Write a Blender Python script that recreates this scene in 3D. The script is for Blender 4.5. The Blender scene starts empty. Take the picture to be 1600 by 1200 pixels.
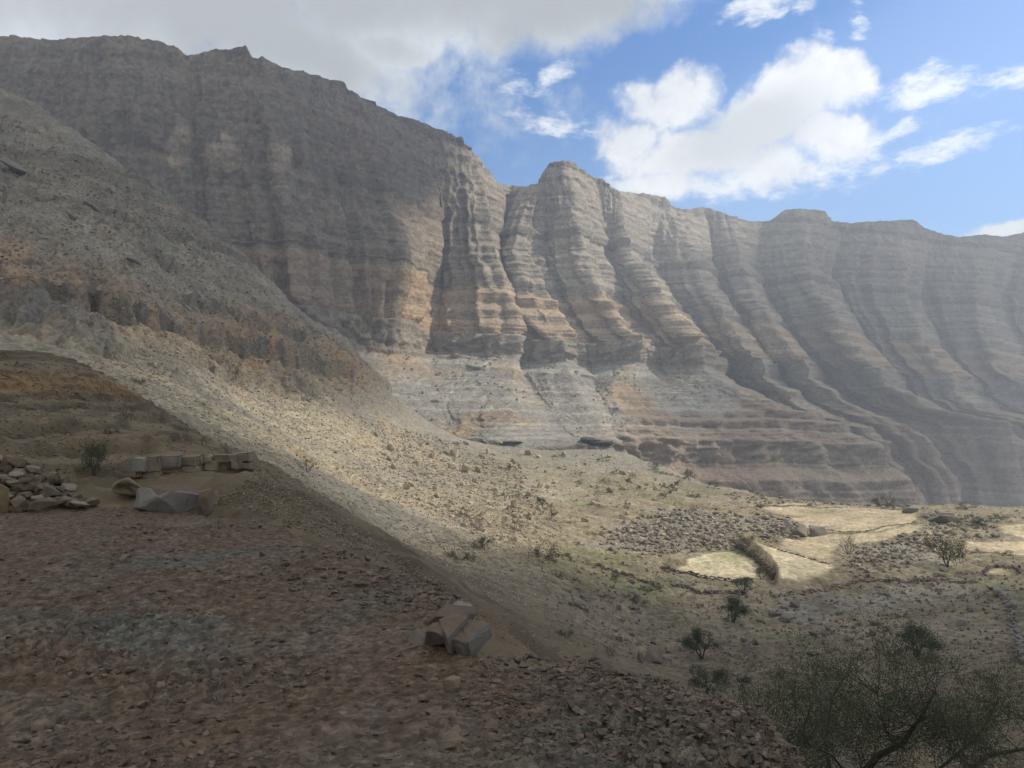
import bpy, bmesh, math, random
import numpy as np
from math import radians

# ------------------------------------------------------------------ camera, sky, sun, exposure
S = bpy.context.scene
COL = S.collection
S.render.engine = 'CYCLES'
S.cycles.use_denoising = True
S.cycles.max_bounces = 5
S.cycles.diffuse_bounces = 2
S.cycles.volume_bounces = 0
S.cycles.transparent_max_bounces = 8
S.view_settings.view_transform = 'Standard'
S.view_settings.look = 'None'
S.view_settings.gamma = 1.0
S.view_settings.use_curve_mapping = False
S.view_settings.exposure = 0.35

F = 1250.0
PITCH = math.atan(50.0 / F)
cam = bpy.data.objects.new('camera', bpy.data.cameras.new('camera'))
COL.objects.link(cam)
cam.data.sensor_width = 36.0
cam.data.lens = 36.0 * F / 1600.0
cam.data.clip_start = 0.1
cam.data.clip_end = 30000.0
cam.rotation_euler = (math.pi / 2 + PITCH, 0, 0)
S.camera = cam

SUN_AZ, SUN_EL = radians(80.0), radians(38.0)        # azimuth clockwise from the view direction (+Y)
SUN = np.array([math.sin(SUN_AZ) * math.cos(SUN_EL), math.cos(SUN_AZ) * math.cos(SUN_EL), math.sin(SUN_EL)])
sun = bpy.data.objects.new('sun', bpy.data.lights.new('sun', 'SUN'))
COL.objects.link(sun)
sun.data.energy = 3.9
sun.data.angle = radians(0.6)
sun.data.color = (1.0, 0.92, 0.79)
import mathutils
sun.rotation_euler = mathutils.Vector(SUN).to_track_quat('Z', 'Y').to_euler()

HAZE = 0.00040
SKY_STRENGTH = 0.106


def ray(px, py):
    """World direction of a sight line, from the picture's 1600 x 1200 coordinates."""
    u = (np.asarray(px, float) - 800.0) / F
    v = (600.0 - np.asarray(py, float)) / F
    c, s = math.cos(PITCH), math.sin(PITCH)
    return np.stack([u, c - v * s, s + v * c], -1)


def unproj(px, py, Y):
    d = ray(px, py)
    return d * (np.asarray(Y, float)[..., None] / d[..., 1:2])


# ---- world
W = bpy.data.worlds.new('World')
S.world = W
W.use_nodes = True
nt = W.node_tree
for n in list(nt.nodes):
    nt.nodes.remove(n)


class NG:
    """Small helper to write node graphs as expressions."""
    def __init__(self, tree):
        self.t = tree

    def n(self, typ, **kw):
        nd = self.t.nodes.new(typ)
        for k, v in kw.items():
            setattr(nd, k, v)
        return nd

    def link(self, a, b):
        self.t.links.new(a, b)

    def put(self, sock, v):
        if isinstance(v, bpy.types.NodeSocket):
            self.t.links.new(v, sock)
        else:
            sock.default_value = v

    def m(self, op, a, b=0.0, c=None, clamp=False):
        nd = self.n('ShaderNodeMath', operation=op, use_clamp=clamp)
        self.put(nd.inputs[0], a)
        self.put(nd.inputs[1], b)
        if c is not None:
            self.put(nd.inputs[2], c)
        return nd.outputs[0]

    def v(self, op, a, b=None):
        nd = self.n('ShaderNodeVectorMath', operation=op)
        self.put(nd.inputs[0], a)
        if b is not None:
            self.put(nd.inputs[1], b)
        return nd.outputs['Value'] if op in ('DOT_PRODUCT', 'LENGTH') else nd.outputs[0]

    def noise(self, vec, scale, detail=5, rough=0.55, distort=0.0, dim='3D', col=False):
        nd = self.n('ShaderNodeTexNoise', noise_dimensions=dim)
        self.put(nd.inputs['Vector'], vec)
        nd.inputs['Scale'].default_value = scale
        nd.inputs['Detail'].default_value = detail
        nd.inputs['Roughness'].default_value = rough
        nd.inputs['Distortion'].default_value = distort
        return nd.outputs['Color' if col else 'Fac']

    def mix(self, fac, a, b, blend='MIX'):
        nd = self.n('ShaderNodeMix', data_type='RGBA', blend_type=blend)
        self.put(nd.inputs['Factor'], fac)
        self.put(nd.inputs[6], a)
        self.put(nd.inputs[7], b)
        return nd.outputs[2]

    def smooth(self, x, lo, hi, to0=0.0, to1=1.0):
        nd = self.n('ShaderNodeMapRange', interpolation_type='SMOOTHSTEP')
        self.put(nd.inputs[0], x)
        nd.inputs[1].default_value = lo
        nd.inputs[2].default_value = hi
        nd.inputs[3].default_value = to0
        nd.inputs[4].default_value = to1
        return nd.outputs[0]


g = NG(nt)
out = g.n('ShaderNodeOutputWorld')
bg = g.n('ShaderNodeBackground')
sky = g.n('ShaderNodeTexSky', sky_type='NISHITA')
sky.sun_disc = False
sky.sun_elevation = SUN_EL
sky.sun_rotation = SUN_AZ
sky.altitude = 300
sky.air_density = 1.25
sky.dust_density = 0.25
sky.ozone_density = 3.0
d = g.n('ShaderNodeTexCoord').outputs['Generated']
warp = g.v('SUBTRACT', g.noise(d, 7.0, 4, 0.6, col=True), (0.5, 0.5, 0.5))
sc = g.n('ShaderNodeVectorMath', operation='SCALE')
g.put(sc.inputs[0], warp)
sc.inputs[3].default_value = 0.035
dw = g.v('ADD', d, sc.outputs[0])


def blob(px, py, wx, wy, tilt=0.0, soft=0.9, vec=None):
    """Density lobe of one cloud: an ellipse (half sizes in picture units) round a direction of the sky."""
    c = ray(px, py)
    c = c / np.linalg.norm(c)
    r = np.cross(c, [0, 0, 1.0]); r /= np.linalg.norm(r)
    u = np.cross(r, c)
    ct, st = math.cos(tilt), math.sin(tilt)
    r2, u2 = r * ct + u * st, u * ct - r * st
    vec = vec or dw
    a = g.m('DIVIDE', g.v('DOT_PRODUCT', vec, tuple(r2)), wx / F)
    b = g.m('DIVIDE', g.v('DOT_PRODUCT', vec, tuple(u2)), wy / F)
    q = g.m('ADD', g.m('MULTIPLY', a, a), g.m('MULTIPLY', b, b))
    front = g.m('GREATER_THAN', g.v('DOT_PRODUCT', vec, tuple(c)), 0.3)
    e = g.m('SUBTRACT', 1.0, g.m('SQRT', q))
    return g.m('MULTIPLY', g.smooth(e, -soft, soft), front)


def lobes(rows):
    tot = None
    for (px, py, wx, wy, tilt, amp) in rows:
        o = g.m('MULTIPLY', blob(px, py, wx, wy, tilt), amp)
        tot = o if tot is None else g.m('MAXIMUM', tot, o)
    return tot


cumulus = lobes([(1035, 152, 80, 54, 0.35, 1.0), (985, 215, 68, 44, 0.0, 1.0), (1090, 245, 150, 38, 0.0, 1.0), (1240, 152, 92, 58, 0.35, 1.0), (1300, 128, 56, 50, -0.3, 1.0), (1190, 190, 95, 50, 0.55, 1.0), (1300, 205, 70, 42, -0.3, 1.0), (1215, 262, 56, 34, 0, 1.0),
                 (1050, 290, 120, 20, -0.05, 0.8), (1600, 360, 66, 15, 0.05, 1.0)])
wisps = lobes([(872, 192, 85, 22, -0.1, 0.75), (812, 150, 50, 30, -0.8, 0.7), (866, 128, 34, 22, 0.6, 0.8), (1510, 134, 170, 24, -0.1, 0.85), (1430, 122, 44, 18, 0.3, 0.7), (1490, 224, 90, 20, 0.12, 0.8), (1390, 212, 70, 18, 0.1, 0.7), (1190, 5, 70, 32, 0.2, 0.8), (1262, 20, 20, 46, 0.5, 0.7),
               (1337, 22, 16, 34, 0.2, 0.7), (1100, 290, 260, 30, 0, 0.72), (1330, 250, 90, 30, 0.1, 0.72)])
big = lobes([(250, -80, 420, 160, 0.05, 1.0), (640, -14, 320, 92, 0.1, 1.0), (890, -16, 215, 84, 0.25, 1.0), (-200, -150, 700, 260, 0.1, 1.0), (610, 70, 90, 34, 0, 0.9), (420, 50, 240, 60, -0.25, 1.0), (60, 0, 320, 90, 0, 1.0)])
# broken cumulus over the unseen rest of the sky, thickened to whiten ambient light
inview = blob(800, 200, 1100, 620, 0, 0.25, d)
scn = g.noise(g.v('MULTIPLY', d, (1.0, 1.0, 2.0)), 2.4, 6, 0.55)
scat = g.m('MULTIPLY', g.smooth(scn, 0.36, 0.50), g.m('SUBTRACT', 1.0, inview))
nz = g.m('SUBTRACT', g.noise(dw, 11.0, 9, 0.62), 0.5)
nz2 = g.m('SUBTRACT', g.noise(dw, 40.0, 6, 0.62), 0.5)
nzh = g.m('SUBTRACT', g.noise(g.v('MULTIPLY', dw, (1.0, 1.0, 2.6)), 22.0, 7, 0.65), 0.5)
fr = g.m('ADD', g.m('MULTIPLY', nz, 1.15), g.m('MULTIPLY', nz2, 0.55))
dens_s = g.smooth(g.m('ADD', cumulus, g.m('MULTIPLY', fr, 1.25)), 0.40, 0.86)
dens_w = g.m('MULTIPLY', g.smooth(g.m('ADD', wisps, g.m('MULTIPLY', nzh, 2.0)), 0.42, 1.0), 0.9)
dens_b = g.smooth(g.m('ADD', big, g.m('MULTIPLY', fr, 0.75)), 0.34, 0.80)
# cloud brightness: white cumulus with a soft grey heart, the large near cloud grey underneath
heart = g.smooth(g.m('ADD', blob(1165, 212, 120, 50, 0.3, 0.9), g.m('MULTIPLY', fr, 0.9)), 0.35, 1.0)
shade = g.smooth(g.m('ADD', g.m('MULTIPLY', nz, 1.4), nz2), -0.35, 0.45)
white = g.mix(shade, (7.2, 7.5, 7.9, 1), (8.8, 9.0, 9.2, 1))
white = g.mix(heart, white, (6.0, 6.3, 6.6, 1))
gb = g.smooth(g.m('ADD', g.m('ADD', big, -0.55), g.m('MULTIPLY', g.m('SUBTRACT', g.noise(dw, 4.5, 7, 0.6), 0.5), 1.5)), -0.30, 0.45)
grey = g.mix(gb, (7.4, 7.8, 8.2, 1), (4.3, 4.55, 4.7, 1))
skyc = g.mix(1.0, sky.outputs[0], (0.82, 1.02, 1.28, 1), 'MULTIPLY')
c1 = g.mix(g.m('MULTIPLY', scat, 0.92), skyc, g.mix(g.smooth(scn, 0.5, 0.7), (6.9, 6.95, 6.95, 1), (4.7, 4.75, 4.75, 1)))
c1 = g.mix(dens_w, c1, (8.6, 8.9, 9.2, 1))
c1 = g.mix(dens_s, c1, white)
c2 = g.mix(dens_b, c1, grey)
g.link(c2, bg.inputs[0])
bg.inputs[1].default_value = SKY_STRENGTH
g.link(bg.outputs[0], out.inputs[0])

# ------------------------------------------------------------------ numpy noise
_rs = np.random.RandomState(7)
_P = np.concatenate([_rs.permutation(1024)] * 3)
_G2 = np.stack([np.cos(np.linspace(0, 2 * np.pi, 1024, False)), np.sin(np.linspace(0, 2 * np.pi, 1024, False))], -1)
_G3 = _rs.normal(size=(1024, 3)); _G3 /= np.linalg.norm(_G3, axis=1)[:, None]
_G2 = _G2[_rs.permutation(1024)]


def pn2(x, y):
    x = np.asarray(x, np.float64); y = np.asarray(y, np.float64)
    xi = np.floor(x).astype(np.int64); yi = np.floor(y).astype(np.int64)
    fx = x - xi; fy = y - yi
    xi &= 1023; yi &= 1023
    u = fx * fx * fx * (fx * (fx * 6 - 15) + 10); v = fy * fy * fy * (fy * (fy * 6 - 15) + 10)
    def gr(ix, iy, dx, dy):
        gv = _G2[_P[_P[ix] + iy]]
        return gv[..., 0] * dx + gv[..., 1] * dy
    x1 = (xi + 1) & 1023; y1 = (yi + 1) & 1023
    a = gr(xi, yi, fx, fy); b = gr(x1, yi, fx - 1, fy)
    c = gr(xi, y1, fx, fy - 1); e = gr(x1, y1, fx - 1, fy - 1)
    return ((a + (b - a) * u) * (1 - v) + (c + (e - c) * u) * v) * 1.5


def pn3(x, y, z):
    x, y, z = np.broadcast_arrays(np.asarray(x, np.float64), np.asarray(y, np.float64), np.asarray(z, np.float64))
    xi = np.floor(x).astype(np.int64); yi = np.floor(y).astype(np.int64); zi = np.floor(z).astype(np.int64)
    fx = x - xi; fy = y - yi; fz = z - zi
    xi &= 1023; yi &= 1023; zi &= 1023
    u = fx * fx * (3 - 2 * fx); v = fy * fy * (3 - 2 * fy); w = fz * fz * (3 - 2 * fz)
    r = 0
    for i in (0, 1):
        wx = u if i else 1 - u
        px_ = _P[(xi + i) & 1023]
        for j in (0, 1):
            wy = v if j else 1 - v
            py_ = _P[px_ + ((yi + j) & 1023)]
            for k in (0, 1):
                wz = w if k else 1 - w
                gv = _G3[_P[py_ + ((zi + k) & 1023)]]
                r = r + wx * wy * wz * (gv[..., 0] * (fx - i) + gv[..., 1] * (fy - j) + gv[..., 2] * (fz - k))
    return r * 1.6


def fbm2(x, y, o=4, gain=0.5):
    s, a, f = 0, 1.0, 1.0
    for i in range(o):
        s = s + a * pn2(x * f + 17.3 * i, y * f - 9.1 * i); a *= gain; f *= 2.03
    return s


def rid2(x, y, o=3, gain=0.5):
    s, a, f = 0, 1.0, 1.0
    for i in range(o):
        s = s + a * (1 - 2 * np.abs(pn2(x * f + 31.7 * i, y * f + 5.3 * i))); a *= gain; f *= 2.1
    return s


def sst(x, a, b):
    t = np.clip((x - a) / (b - a), 0, 1)
    return t * t * (3 - 2 * t)


def lerp(a, b, t):
    return a + (b - a) * t


def inpoly(x, y, poly):
    """Signed distance to a plan polygon, positive inside."""
    p = np.asarray(poly, float); q = np.roll(p, -1, 0)
    ins = np.zeros(np.shape(x), bool); dmin = np.full(np.shape(x), 1e9)
    for (x0, y0), (x1, y1) in zip(p, q):
        c = ((y0 > y) != (y1 > y)) & (x < (x1 - x0) * (y - y0) / (y1 - y0 + 1e-12) + x0)
        ins ^= c
        dx, dy = x1 - x0, y1 - y0
        t = np.clip(((x - x0) * dx + (y - y0) * dy) / (dx * dx + dy * dy + 1e-12), 0, 1)
        dmin = np.minimum(dmin, np.hypot(x - x0 - t * dx, y - y0 - t * dy))
    return np.where(ins, dmin, -dmin)


def linedist(x, y, pts):
    p = np.asarray(pts, float)
    dmin = np.full(np.shape(x), 1e9); side = np.zeros(np.shape(x))
    for (x0, y0), (x1, y1) in zip(p[:-1], p[1:]):
        dx, dy = x1 - x0, y1 - y0
        t = np.clip(((x - x0) * dx + (y - y0) * dy) / (dx * dx + dy * dy + 1e-12), 0, 1)
        dd = np.hypot(x - x0 - t * dx, y - y0 - t * dy)
        s = np.sign((x - x0) * dy - (y - y0) * dx)      # + on the right-hand side of the line
        side = np.where(dd < dmin, s, side); dmin = np.minimum(dmin, dd)
    return dmin, side


# ------------------------------------------------------------------ objects, tags, meshes
def tag(o, label=None, cat=None, group=None, kind=None):
    if label: o['label'] = label
    if cat: o['category'] = cat
    if group: o['group'] = group
    if kind: o['kind'] = kind
    return o


def link(o, parent=None):
    COL.objects.link(o)
    if parent is not None:
        o.parent = parent
    return o


def empty(name, loc, rz=0.0):
    o = bpy.data.objects.new(name, None)
    o.location = loc; o.rotation_euler = (0, 0, rz)
    o.empty_display_size = 0.3
    return link(o)


def grid_mesh(name, co, col=None, smooth=True, closed=False):
    """Mesh from an (n, m, 3) array of points, with one base colour per point."""
    n, m = co.shape[:2]
    me = bpy.data.meshes.new(name)
    idx = np.arange(n * m).reshape(n, m)
    q = np.stack([idx[:-1, :-1], idx[:-1, 1:], idx[1:, 1:], idx[1:, :-1]], -1).reshape(-1, 4)
    me.vertices.add(n * m)
    me.vertices.foreach_set('co', co.reshape(-1).astype(np.float32))
    me.loops.add(q.size)
    me.loops.foreach_set('vertex_index', q.reshape(-1).astype(np.int32))
    me.polygons.add(len(q))
    me.polygons.foreach_set('loop_start', (np.arange(len(q)) * 4).astype(np.int32))
    me.update(calc_edges=True)
    if smooth:
        me.polygons.foreach_set('use_smooth', np.ones(len(q), bool))
    if col is not None:
        at = me.color_attributes.new('albedo', 'FLOAT_COLOR', 'POINT')
        c4 = np.ones((n * m, 4), np.float32); c4[:, :3] = np.clip(col.reshape(-1, 3), 0.005, 0.9)
        at.data.foreach_set('color', c4.reshape(-1))
    return me


def tri_mesh(name, verts, faces, smooth=False):
    me = bpy.data.meshes.new(name)
    me.from_pydata([tuple(v) for v in verts], [], [tuple(f) for f in faces])
    if smooth:
        me.polygons.foreach_set('use_smooth', np.ones(len(me.polygons), bool))
    me.update()
    return me


# ------------------------------------------------------------------ materials
def ground_mat(name, scales, grain, bump, bdist, rough=0.95):
    """Rock or soil: the mesh's own colours, broken up by grain at the given scales (1/m), with fine relief."""
    m = bpy.data.materials.new(name); m.use_nodes = True
    t = m.node_tree
    for n in list(t.nodes): t.nodes.remove(n)
    h = NG(t)
    o = h.n('ShaderNodeOutputMaterial'); b = h.n('ShaderNodeBsdfPrincipled')
    b.inputs['Roughness'].default_value = rough
    b.inputs['Specular IOR Level'].default_value = 0.15
    pos = h.n('ShaderNodeNewGeometry').outputs['Position']
    at = h.n('ShaderNodeAttribute', attribute_name='albedo').outputs['Color']
    n1 = h.noise(pos, scales[0], 13, 0.64)
    n2 = h.noise(pos, scales[1], 6, 0.6, col=True)
    vo = h.n('ShaderNodeTexVoronoi'); h.put(vo.inputs['Vector'], pos); vo.inputs['Scale'].default_value = scales[2]
    val = h.m('ADD', 1.0 - grain, h.m('MULTIPLY', n1, 2 * grain))
    val = h.m('MULTIPLY', val, h.smooth(vo.outputs['Color'], 0, 1, 1 - 0.6 * grain, 1 + 0.6 * grain))
    comb = h.n('ShaderNodeCombineXYZ')
    for i in range(3): h.link(val, comb.inputs[i])
    c = h.mix(1.0, at, comb.outputs[0], 'MULTIPLY')
    tint = h.mix(1.0, c, h.mix(0.10, (1, 1, 1, 1), h.mix(1.0, n2, (2.0, 2.0, 2.0, 1), 'MULTIPLY')), 'MULTIPLY')
    h.link(tint, b.inputs['Base Color'])
    bp = h.n('ShaderNodeBump'); bp.inputs['Strength'].default_value = bump; bp.inputs['Distance'].default_value = bdist
    hh = h.m('ADD', n1, h.m('MULTIPLY', vo.outputs['Distance'], -0.6))
    h.link(hh, bp.inputs['Height'])
    h.link(bp.outputs[0], b.inputs['Normal'])
    h.link(b.outputs[0], o.inputs[0])
    return m


def rock_mat(name, c0, c1, scale, bump=0.6, bdist=0.05):
    """Loose rock: colour between two stones' tones, one tone per piece, mottled."""
    m = bpy.data.materials.new(name); m.use_nodes = True
    t = m.node_tree
    for n in list(t.nodes): t.nodes.remove(n)
    h = NG(t)
    o = h.n('ShaderNodeOutputMaterial'); b = h.n('ShaderNodeBsdfPrincipled')
    b.inputs['Roughness'].default_value = 0.92
    b.inputs['Specular IOR Level'].default_value = 0.2
    pos = h.n('ShaderNodeNewGeometry').outputs['Position']
    rnd = h.n('ShaderNodeObjectInfo').outputs['Random']
    n1 = h.noise(pos, scale, 7, 0.65)
    n2 = h.noise(pos, scale * 0.3, 4, 0.6)
    f = h.m('ADD', h.m('MULTIPLY', rnd, 0.75), h.m('MULTIPLY', h.m('SUBTRACT', n2, 0.5), 1.2), clamp=True)
    c = h.mix(f, (*c0, 1), (*c1, 1))
    val = h.m('ADD', 0.55, h.m('MULTIPLY', n1, 0.9))
    comb = h.n('ShaderNodeCombineXYZ')
    for i in range(3): h.link(val, comb.inputs[i])
    c = h.mix(1.0, c, comb.outputs[0], 'MULTIPLY')
    h.link(c, b.inputs['Base Color'])
    bp = h.n('ShaderNodeBump'); bp.inputs['Strength'].default_value = bump; bp.inputs['Distance'].default_value = bdist
    h.link(n1, bp.inputs['Height']); h.link(bp.outputs[0], b.inputs['Normal'])
    h.link(b.outputs[0], o.inputs[0])
    return m


def leaf_mat(name, c0, c1):
    m = bpy.data.materials.new(name); m.use_nodes = True
    t = m.node_tree
    for n in list(t.nodes): t.nodes.remove(n)
    h = NG(t)
    o = h.n('ShaderNodeOutputMaterial'); b = h.n('ShaderNodeBsdfPrincipled')
    b.inputs['Roughness'].default_value = 0.8
    b.inputs['Specular IOR Level'].default_value = 0.1
    ri = h.n('ShaderNodeNewGeometry').outputs['Random Per Island']
    h.link(h.mix(ri, (*c0, 1), (*c1, 1)), b.inputs['Base Color'])
    tr = h.n('ShaderNodeBsdfTranslucent'); tr.inputs[0].default_value = (*c1, 1)
    mx = h.n('ShaderNodeMixShader'); mx.inputs[0].default_value = 0.25
    h.link(b.outputs[0], mx.inputs[1]); h.link(tr.outputs[0], mx.inputs[2])
    h.link(mx.outputs[0], o.inputs[0])
    return m


M_CLIFF = ground_mat('cliff_rock', (0.16, 0.05, 0.35), 0.42, 0.8, 1.6)
M_LAND = ground_mat('valley_soil', (0.7, 0.12, 1.3), 0.45, 0.8, 0.4)
M_NEAR = ground_mat('crusted_soil', (9.0, 1.6, 26.0), 0.62, 0.9, 0.03)
M_TAN = rock_mat('tan_rock', (0.40, 0.33, 0.22), (0.26, 0.22, 0.16), 2.0)
M_GREY = rock_mat('grey_rock', (0.255, 0.228, 0.182), (0.15, 0.135, 0.112), 2.0)
M_DARK = rock_mat('brown_rock', (0.22, 0.175, 0.135), (0.12, 0.10, 0.08), 2.0)
M_PEB = rock_mat('pebble_rock', (0.19, 0.142, 0.10), (0.06, 0.05, 0.04), 14.0, 0.5, 0.01)
M_PALE = rock_mat('pale_limestone', (0.235, 0.212, 0.175), (0.185, 0.162, 0.128), 4.0, 0.7, 0.03)
M_BLOCK = rock_mat('hewn_brown_stone', (0.27, 0.215, 0.15), (0.15, 0.12, 0.085), 6.0, 0.7, 0.02)
M_YEL = rock_mat('yellow_stone', (0.21, 0.16, 0.08), (0.15, 0.115, 0.065), 8.0, 0.6, 0.02)
M_BARK = rock_mat('grey_bark', (0.10, 0.085, 0.065), (0.06, 0.05, 0.04), 12.0, 0.6, 0.01)
M_LEAF = leaf_mat('dusty_leaf', (0.060, 0.072, 0.036), (0.10, 0.105, 0.055))
M_LEAFD = leaf_mat('dark_leaf', (0.055, 0.068, 0.036), (0.105, 0.118, 0.062))
M_DRY = leaf_mat('dry_twig', (0.13, 0.11, 0.075), (0.19, 0.165, 0.11))


# ------------------------------------------------------------------ the far escarpment
rng = np.random.RandomState(11)
LINES = [
    [(-260, 70, 660), (-260, 300, 630), (-260, 500, 590), (-260, 650, 560), (-260, 700, 540)],
    [(0, 60, 678), (0, 250, 645), (0, 450, 600), (0, 650, 560), (0, 700, 540)],
    [(200, 60, 666), (212, 260, 636), (228, 480, 590), (240, 650, 540), (240, 700, 520)],
    [(300, 85, 694), (305, 260, 668), (322, 480, 620), (330, 650, 560), (330, 700, 540)],
    [(420, 95, 703), (440, 270, 672), (465, 400, 640), (480, 520, 600), (490, 650, 540), (490, 700, 510)],
    [(515, 125, 762), (530, 290, 738), (550, 420, 695), (560, 520, 650), (565, 650, 570), (565, 705, 500)],
    [(580, 162, 815), (605, 310, 768), (636, 400, 720), (628, 480, 690), (612, 560, 655), (602, 610, 600), (590, 660, 520), (580, 700, 450)],
    [(660, 198, 895), (690, 390, 860), (676, 470, 832), (668, 540, 765), (680, 620, 600), (700, 665, 520), (720, 700, 440)],
    [(742, 238, 952), (746, 300, 900), (757, 380, 845), (785, 450, 790), (803, 520, 745), (806, 548, 728), (800, 600, 640), (790, 650, 540), (790, 690, 440), (790, 702, 430)],
    [(795, 291, 1012), (790, 350, 990), (776, 440, 915), (786, 500, 850), (795, 545, 795), (830, 615, 665), (870, 670, 540), (900, 698, 440)],
    [(838, 287, 1006), (815, 340, 950), (800, 390, 890), (818, 440, 842), (850, 500, 788), (878, 548, 752), (900, 610, 650), (930, 660, 560), (945, 702, 450)],
    [(856, 260, 1010), (848, 380, 965), (862, 440, 905), (893, 500, 880), (912, 545, 812), (930, 610, 690), (950, 665, 600), (960, 720, 540)],
    [(882, 252, 1004), (895, 330, 950), (905, 400, 885), (918, 440, 848), (940, 480, 808), (965, 520, 772), (1000, 548, 745), (952, 600, 690), (965, 650, 655), (1085, 705, 610), (1150, 770, 580), (1180, 860, 560)],
    [(930, 279, 1060), (955, 400, 1005), (980, 470, 915), (1000, 515, 905), (1022, 545, 826), (1040, 610, 735), (1080, 660, 700), (1130, 700, 645), (1190, 770, 605), (1225, 860, 585)],
    [(962, 294, 1074), (978, 400, 950), (1000, 430, 898), (1030, 480, 842), (1075, 545, 773), (1130, 600, 750), (1200, 640, 735), (1300, 675, 710), (1370, 720, 690), (1420, 785, 670), (1480, 900, 650)],
    [(1030, 305, 1165), (1014, 400, 1130), (1050, 480, 1075), (1098, 548, 1040), (1165, 610, 950), (1240, 655, 872), (1330, 700, 848), (1400, 760, 838), (1425, 860, 830)],
    [(1062, 327, 1198), (1085, 400, 1110), (1096, 440, 1050), (1130, 490, 965), (1166, 560, 895), (1215, 610, 870), (1270, 655, 852), (1350, 682, 840), (1400, 740, 832), (1435, 860, 826)],
    [(1104, 326, 1238), (1112, 430, 1195), (1144, 490, 1135), (1188, 560, 1085), (1242, 620, 995), (1298, 658, 925), (1378, 720, 905), (1430, 800, 895), (1445, 860, 888)],
    [(1134, 335, 1232), (1162, 430, 1118), (1173, 470, 1070), (1200, 505, 1012), (1236, 570, 950), (1290, 620, 925), (1360, 660, 905), (1430, 690, 895), (1480, 760, 885), (1500, 860, 876)],
    [(1196, 347, 1245), (1182, 430, 1228), (1206, 490, 1195), (1254, 560, 1150), (1316, 630, 1070), (1400, 668, 1000), (1470, 740, 970), (1505, 860, 950)],
    [(1250, 327, 1246), (1258, 420, 1175), (1290, 480, 1098), (1330, 540, 1040), (1372, 590, 1002), (1450, 640, 975), (1570, 664, 955), (1585, 740, 942), (1610, 860, 930)],
    [(1325, 349, 1285), (1292, 430, 1262), (1322, 490, 1228), (1368, 560, 1205), (1426, 625, 1140), (1500, 655, 1072), (1600, 700, 1034), (1632, 860, 1010)],
    [(1400, 345, 1298), (1406, 470, 1205), (1445, 560, 1138), (1510, 640, 1085), (1640, 664, 1055), (1690, 780, 1038), (1705, 870, 1026)],
    [(1465, 362, 1338), (1432, 470, 1318), (1480, 560, 1292), (1556, 640, 1215), (1665, 670, 1156), (1720, 860, 1122)],
    [(1540, 367, 1372), (1532, 490, 1290), (1566, 580, 1228), (1640, 640, 1185), (1760, 670, 1158), (1800, 860, 1136)],
    [(1600, 363, 1410), (1562, 480, 1392), (1612, 590, 1322), (1700, 650, 1274), (1825, 860, 1228)],
    [(1685, 370, 1440), (1692, 500, 1365), (1742, 600, 1298), (1850, 655, 1258), (1935, 860, 1220)],
    [(1800, 385, 1520), (1830, 500, 1470), (1900, 600, 1400), (1980, 655, 1340), (2060, 860, 1300)],
    [(2050, 400, 1640), (2080, 600, 1540), (2140, 655, 1480), (2200, 860, 1440)],
]
SKY = np.array([(-300, 75), (-100, 60), (0, 57), (60, 63), (130, 61), (160, 57), (180, 56), (195, 57), (210, 63), (240, 66), (268, 78), (285, 88), (298, 86), (320, 82), (340, 80), (370, 74), (380, 76), (387, 90), (405, 91), (430, 106), (465, 112),
                (500, 124), (525, 127), (545, 145), (565, 155), (600, 172), (612, 180), (640, 186), (690, 206), (715, 216), (735, 236), (752, 252), (766, 270), (774, 287), (800, 291), (825, 292), (841, 287), (848, 270), (858, 256), (880, 252), (895, 254),
                (908, 263), (918, 275), (940, 280), (952, 290), (970, 300), (1000, 303), (1028, 305), (1040, 310), (1052, 324), (1070, 328), (1100, 323), (1130, 332), (1145, 338), (1168, 345), (1182, 347), (1204, 346), (1214, 340), (1228, 329),
                (1252, 326), (1296, 331), (1304, 346), (1332, 349), (1356, 347), (1400, 345), (1428, 343), (1440, 350), (1452, 358), (1475, 365), (1500, 371), (1540, 367), (1570, 370), (1605, 363), (1690, 370), (1800, 385), (2050, 400), (2300, 410)], float)

ZTOP, ZBOT, NZ = 350.0, -160.0, 540
NS_TOTAL = 860
LP = []
for L in LINES:
    a = np.array(L, float)
    p = unproj(a[:, 0], a[:, 1], a[:, 2])
    o = np.argsort(p[:, 2])
    LP.append((p[o, 2], p[o, 0], p[o, 1], a[:, 0].mean()))
NL = len(LP)
# columns: about one per picture column, denser inside the frame
midpx = np.array([LINES[i][len(LINES[i]) // 2][0] for i in range(NL)], float)
w = np.maximum(np.diff(midpx), 20)
w = w * np.where((midpx[:-1] < -100) | (midpx[:-1] > 1660), 0.35, 1.0)
cols = []
for i in range(NL - 1):
    k = max(6, int(round(NS_TOTAL * w[i] / w.sum())))
    cols.append(i + np.arange(k) / k)
cols = np.concatenate(cols + [np.array([NL - 1.0])])
NSC = len(cols)


def wall_plan(s, z):
    """Plan position of the escarpment's contour at height z, for column s (both (n, m) arrays)."""
    s = s + 0.0 * z
    s = np.clip(s + (0.07 * pn2(s * 0.8, z / 40 + s * 0.3) + 0.04 * pn2(s * 1.7 + 9, z / 13)) * sst(s, 4.5, 6.5), 0, NL - 1)
    i = np.clip(np.floor(s).astype(int), 0, NL - 2)
    f = s - i
    X = np.zeros_like(z); Y = np.zeros_like(z)
    for k in range(NL - 1):
        msk = i == k
        if not msk.any(): continue
        zz = z[msk]; ff = f[msk]
        za, xa, ya, _ = LP[k]; zb, xb, yb, _ = LP[k + 1]
        
        X[msk] = lerp(np.interp(zz, za, xa), np.interp(zz, zb, xb), ff)
        Y[msk] = lerp(np.interp(zz, za, ya), np.interp(zz, zb, yb), ff)
    return X, Y


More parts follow.
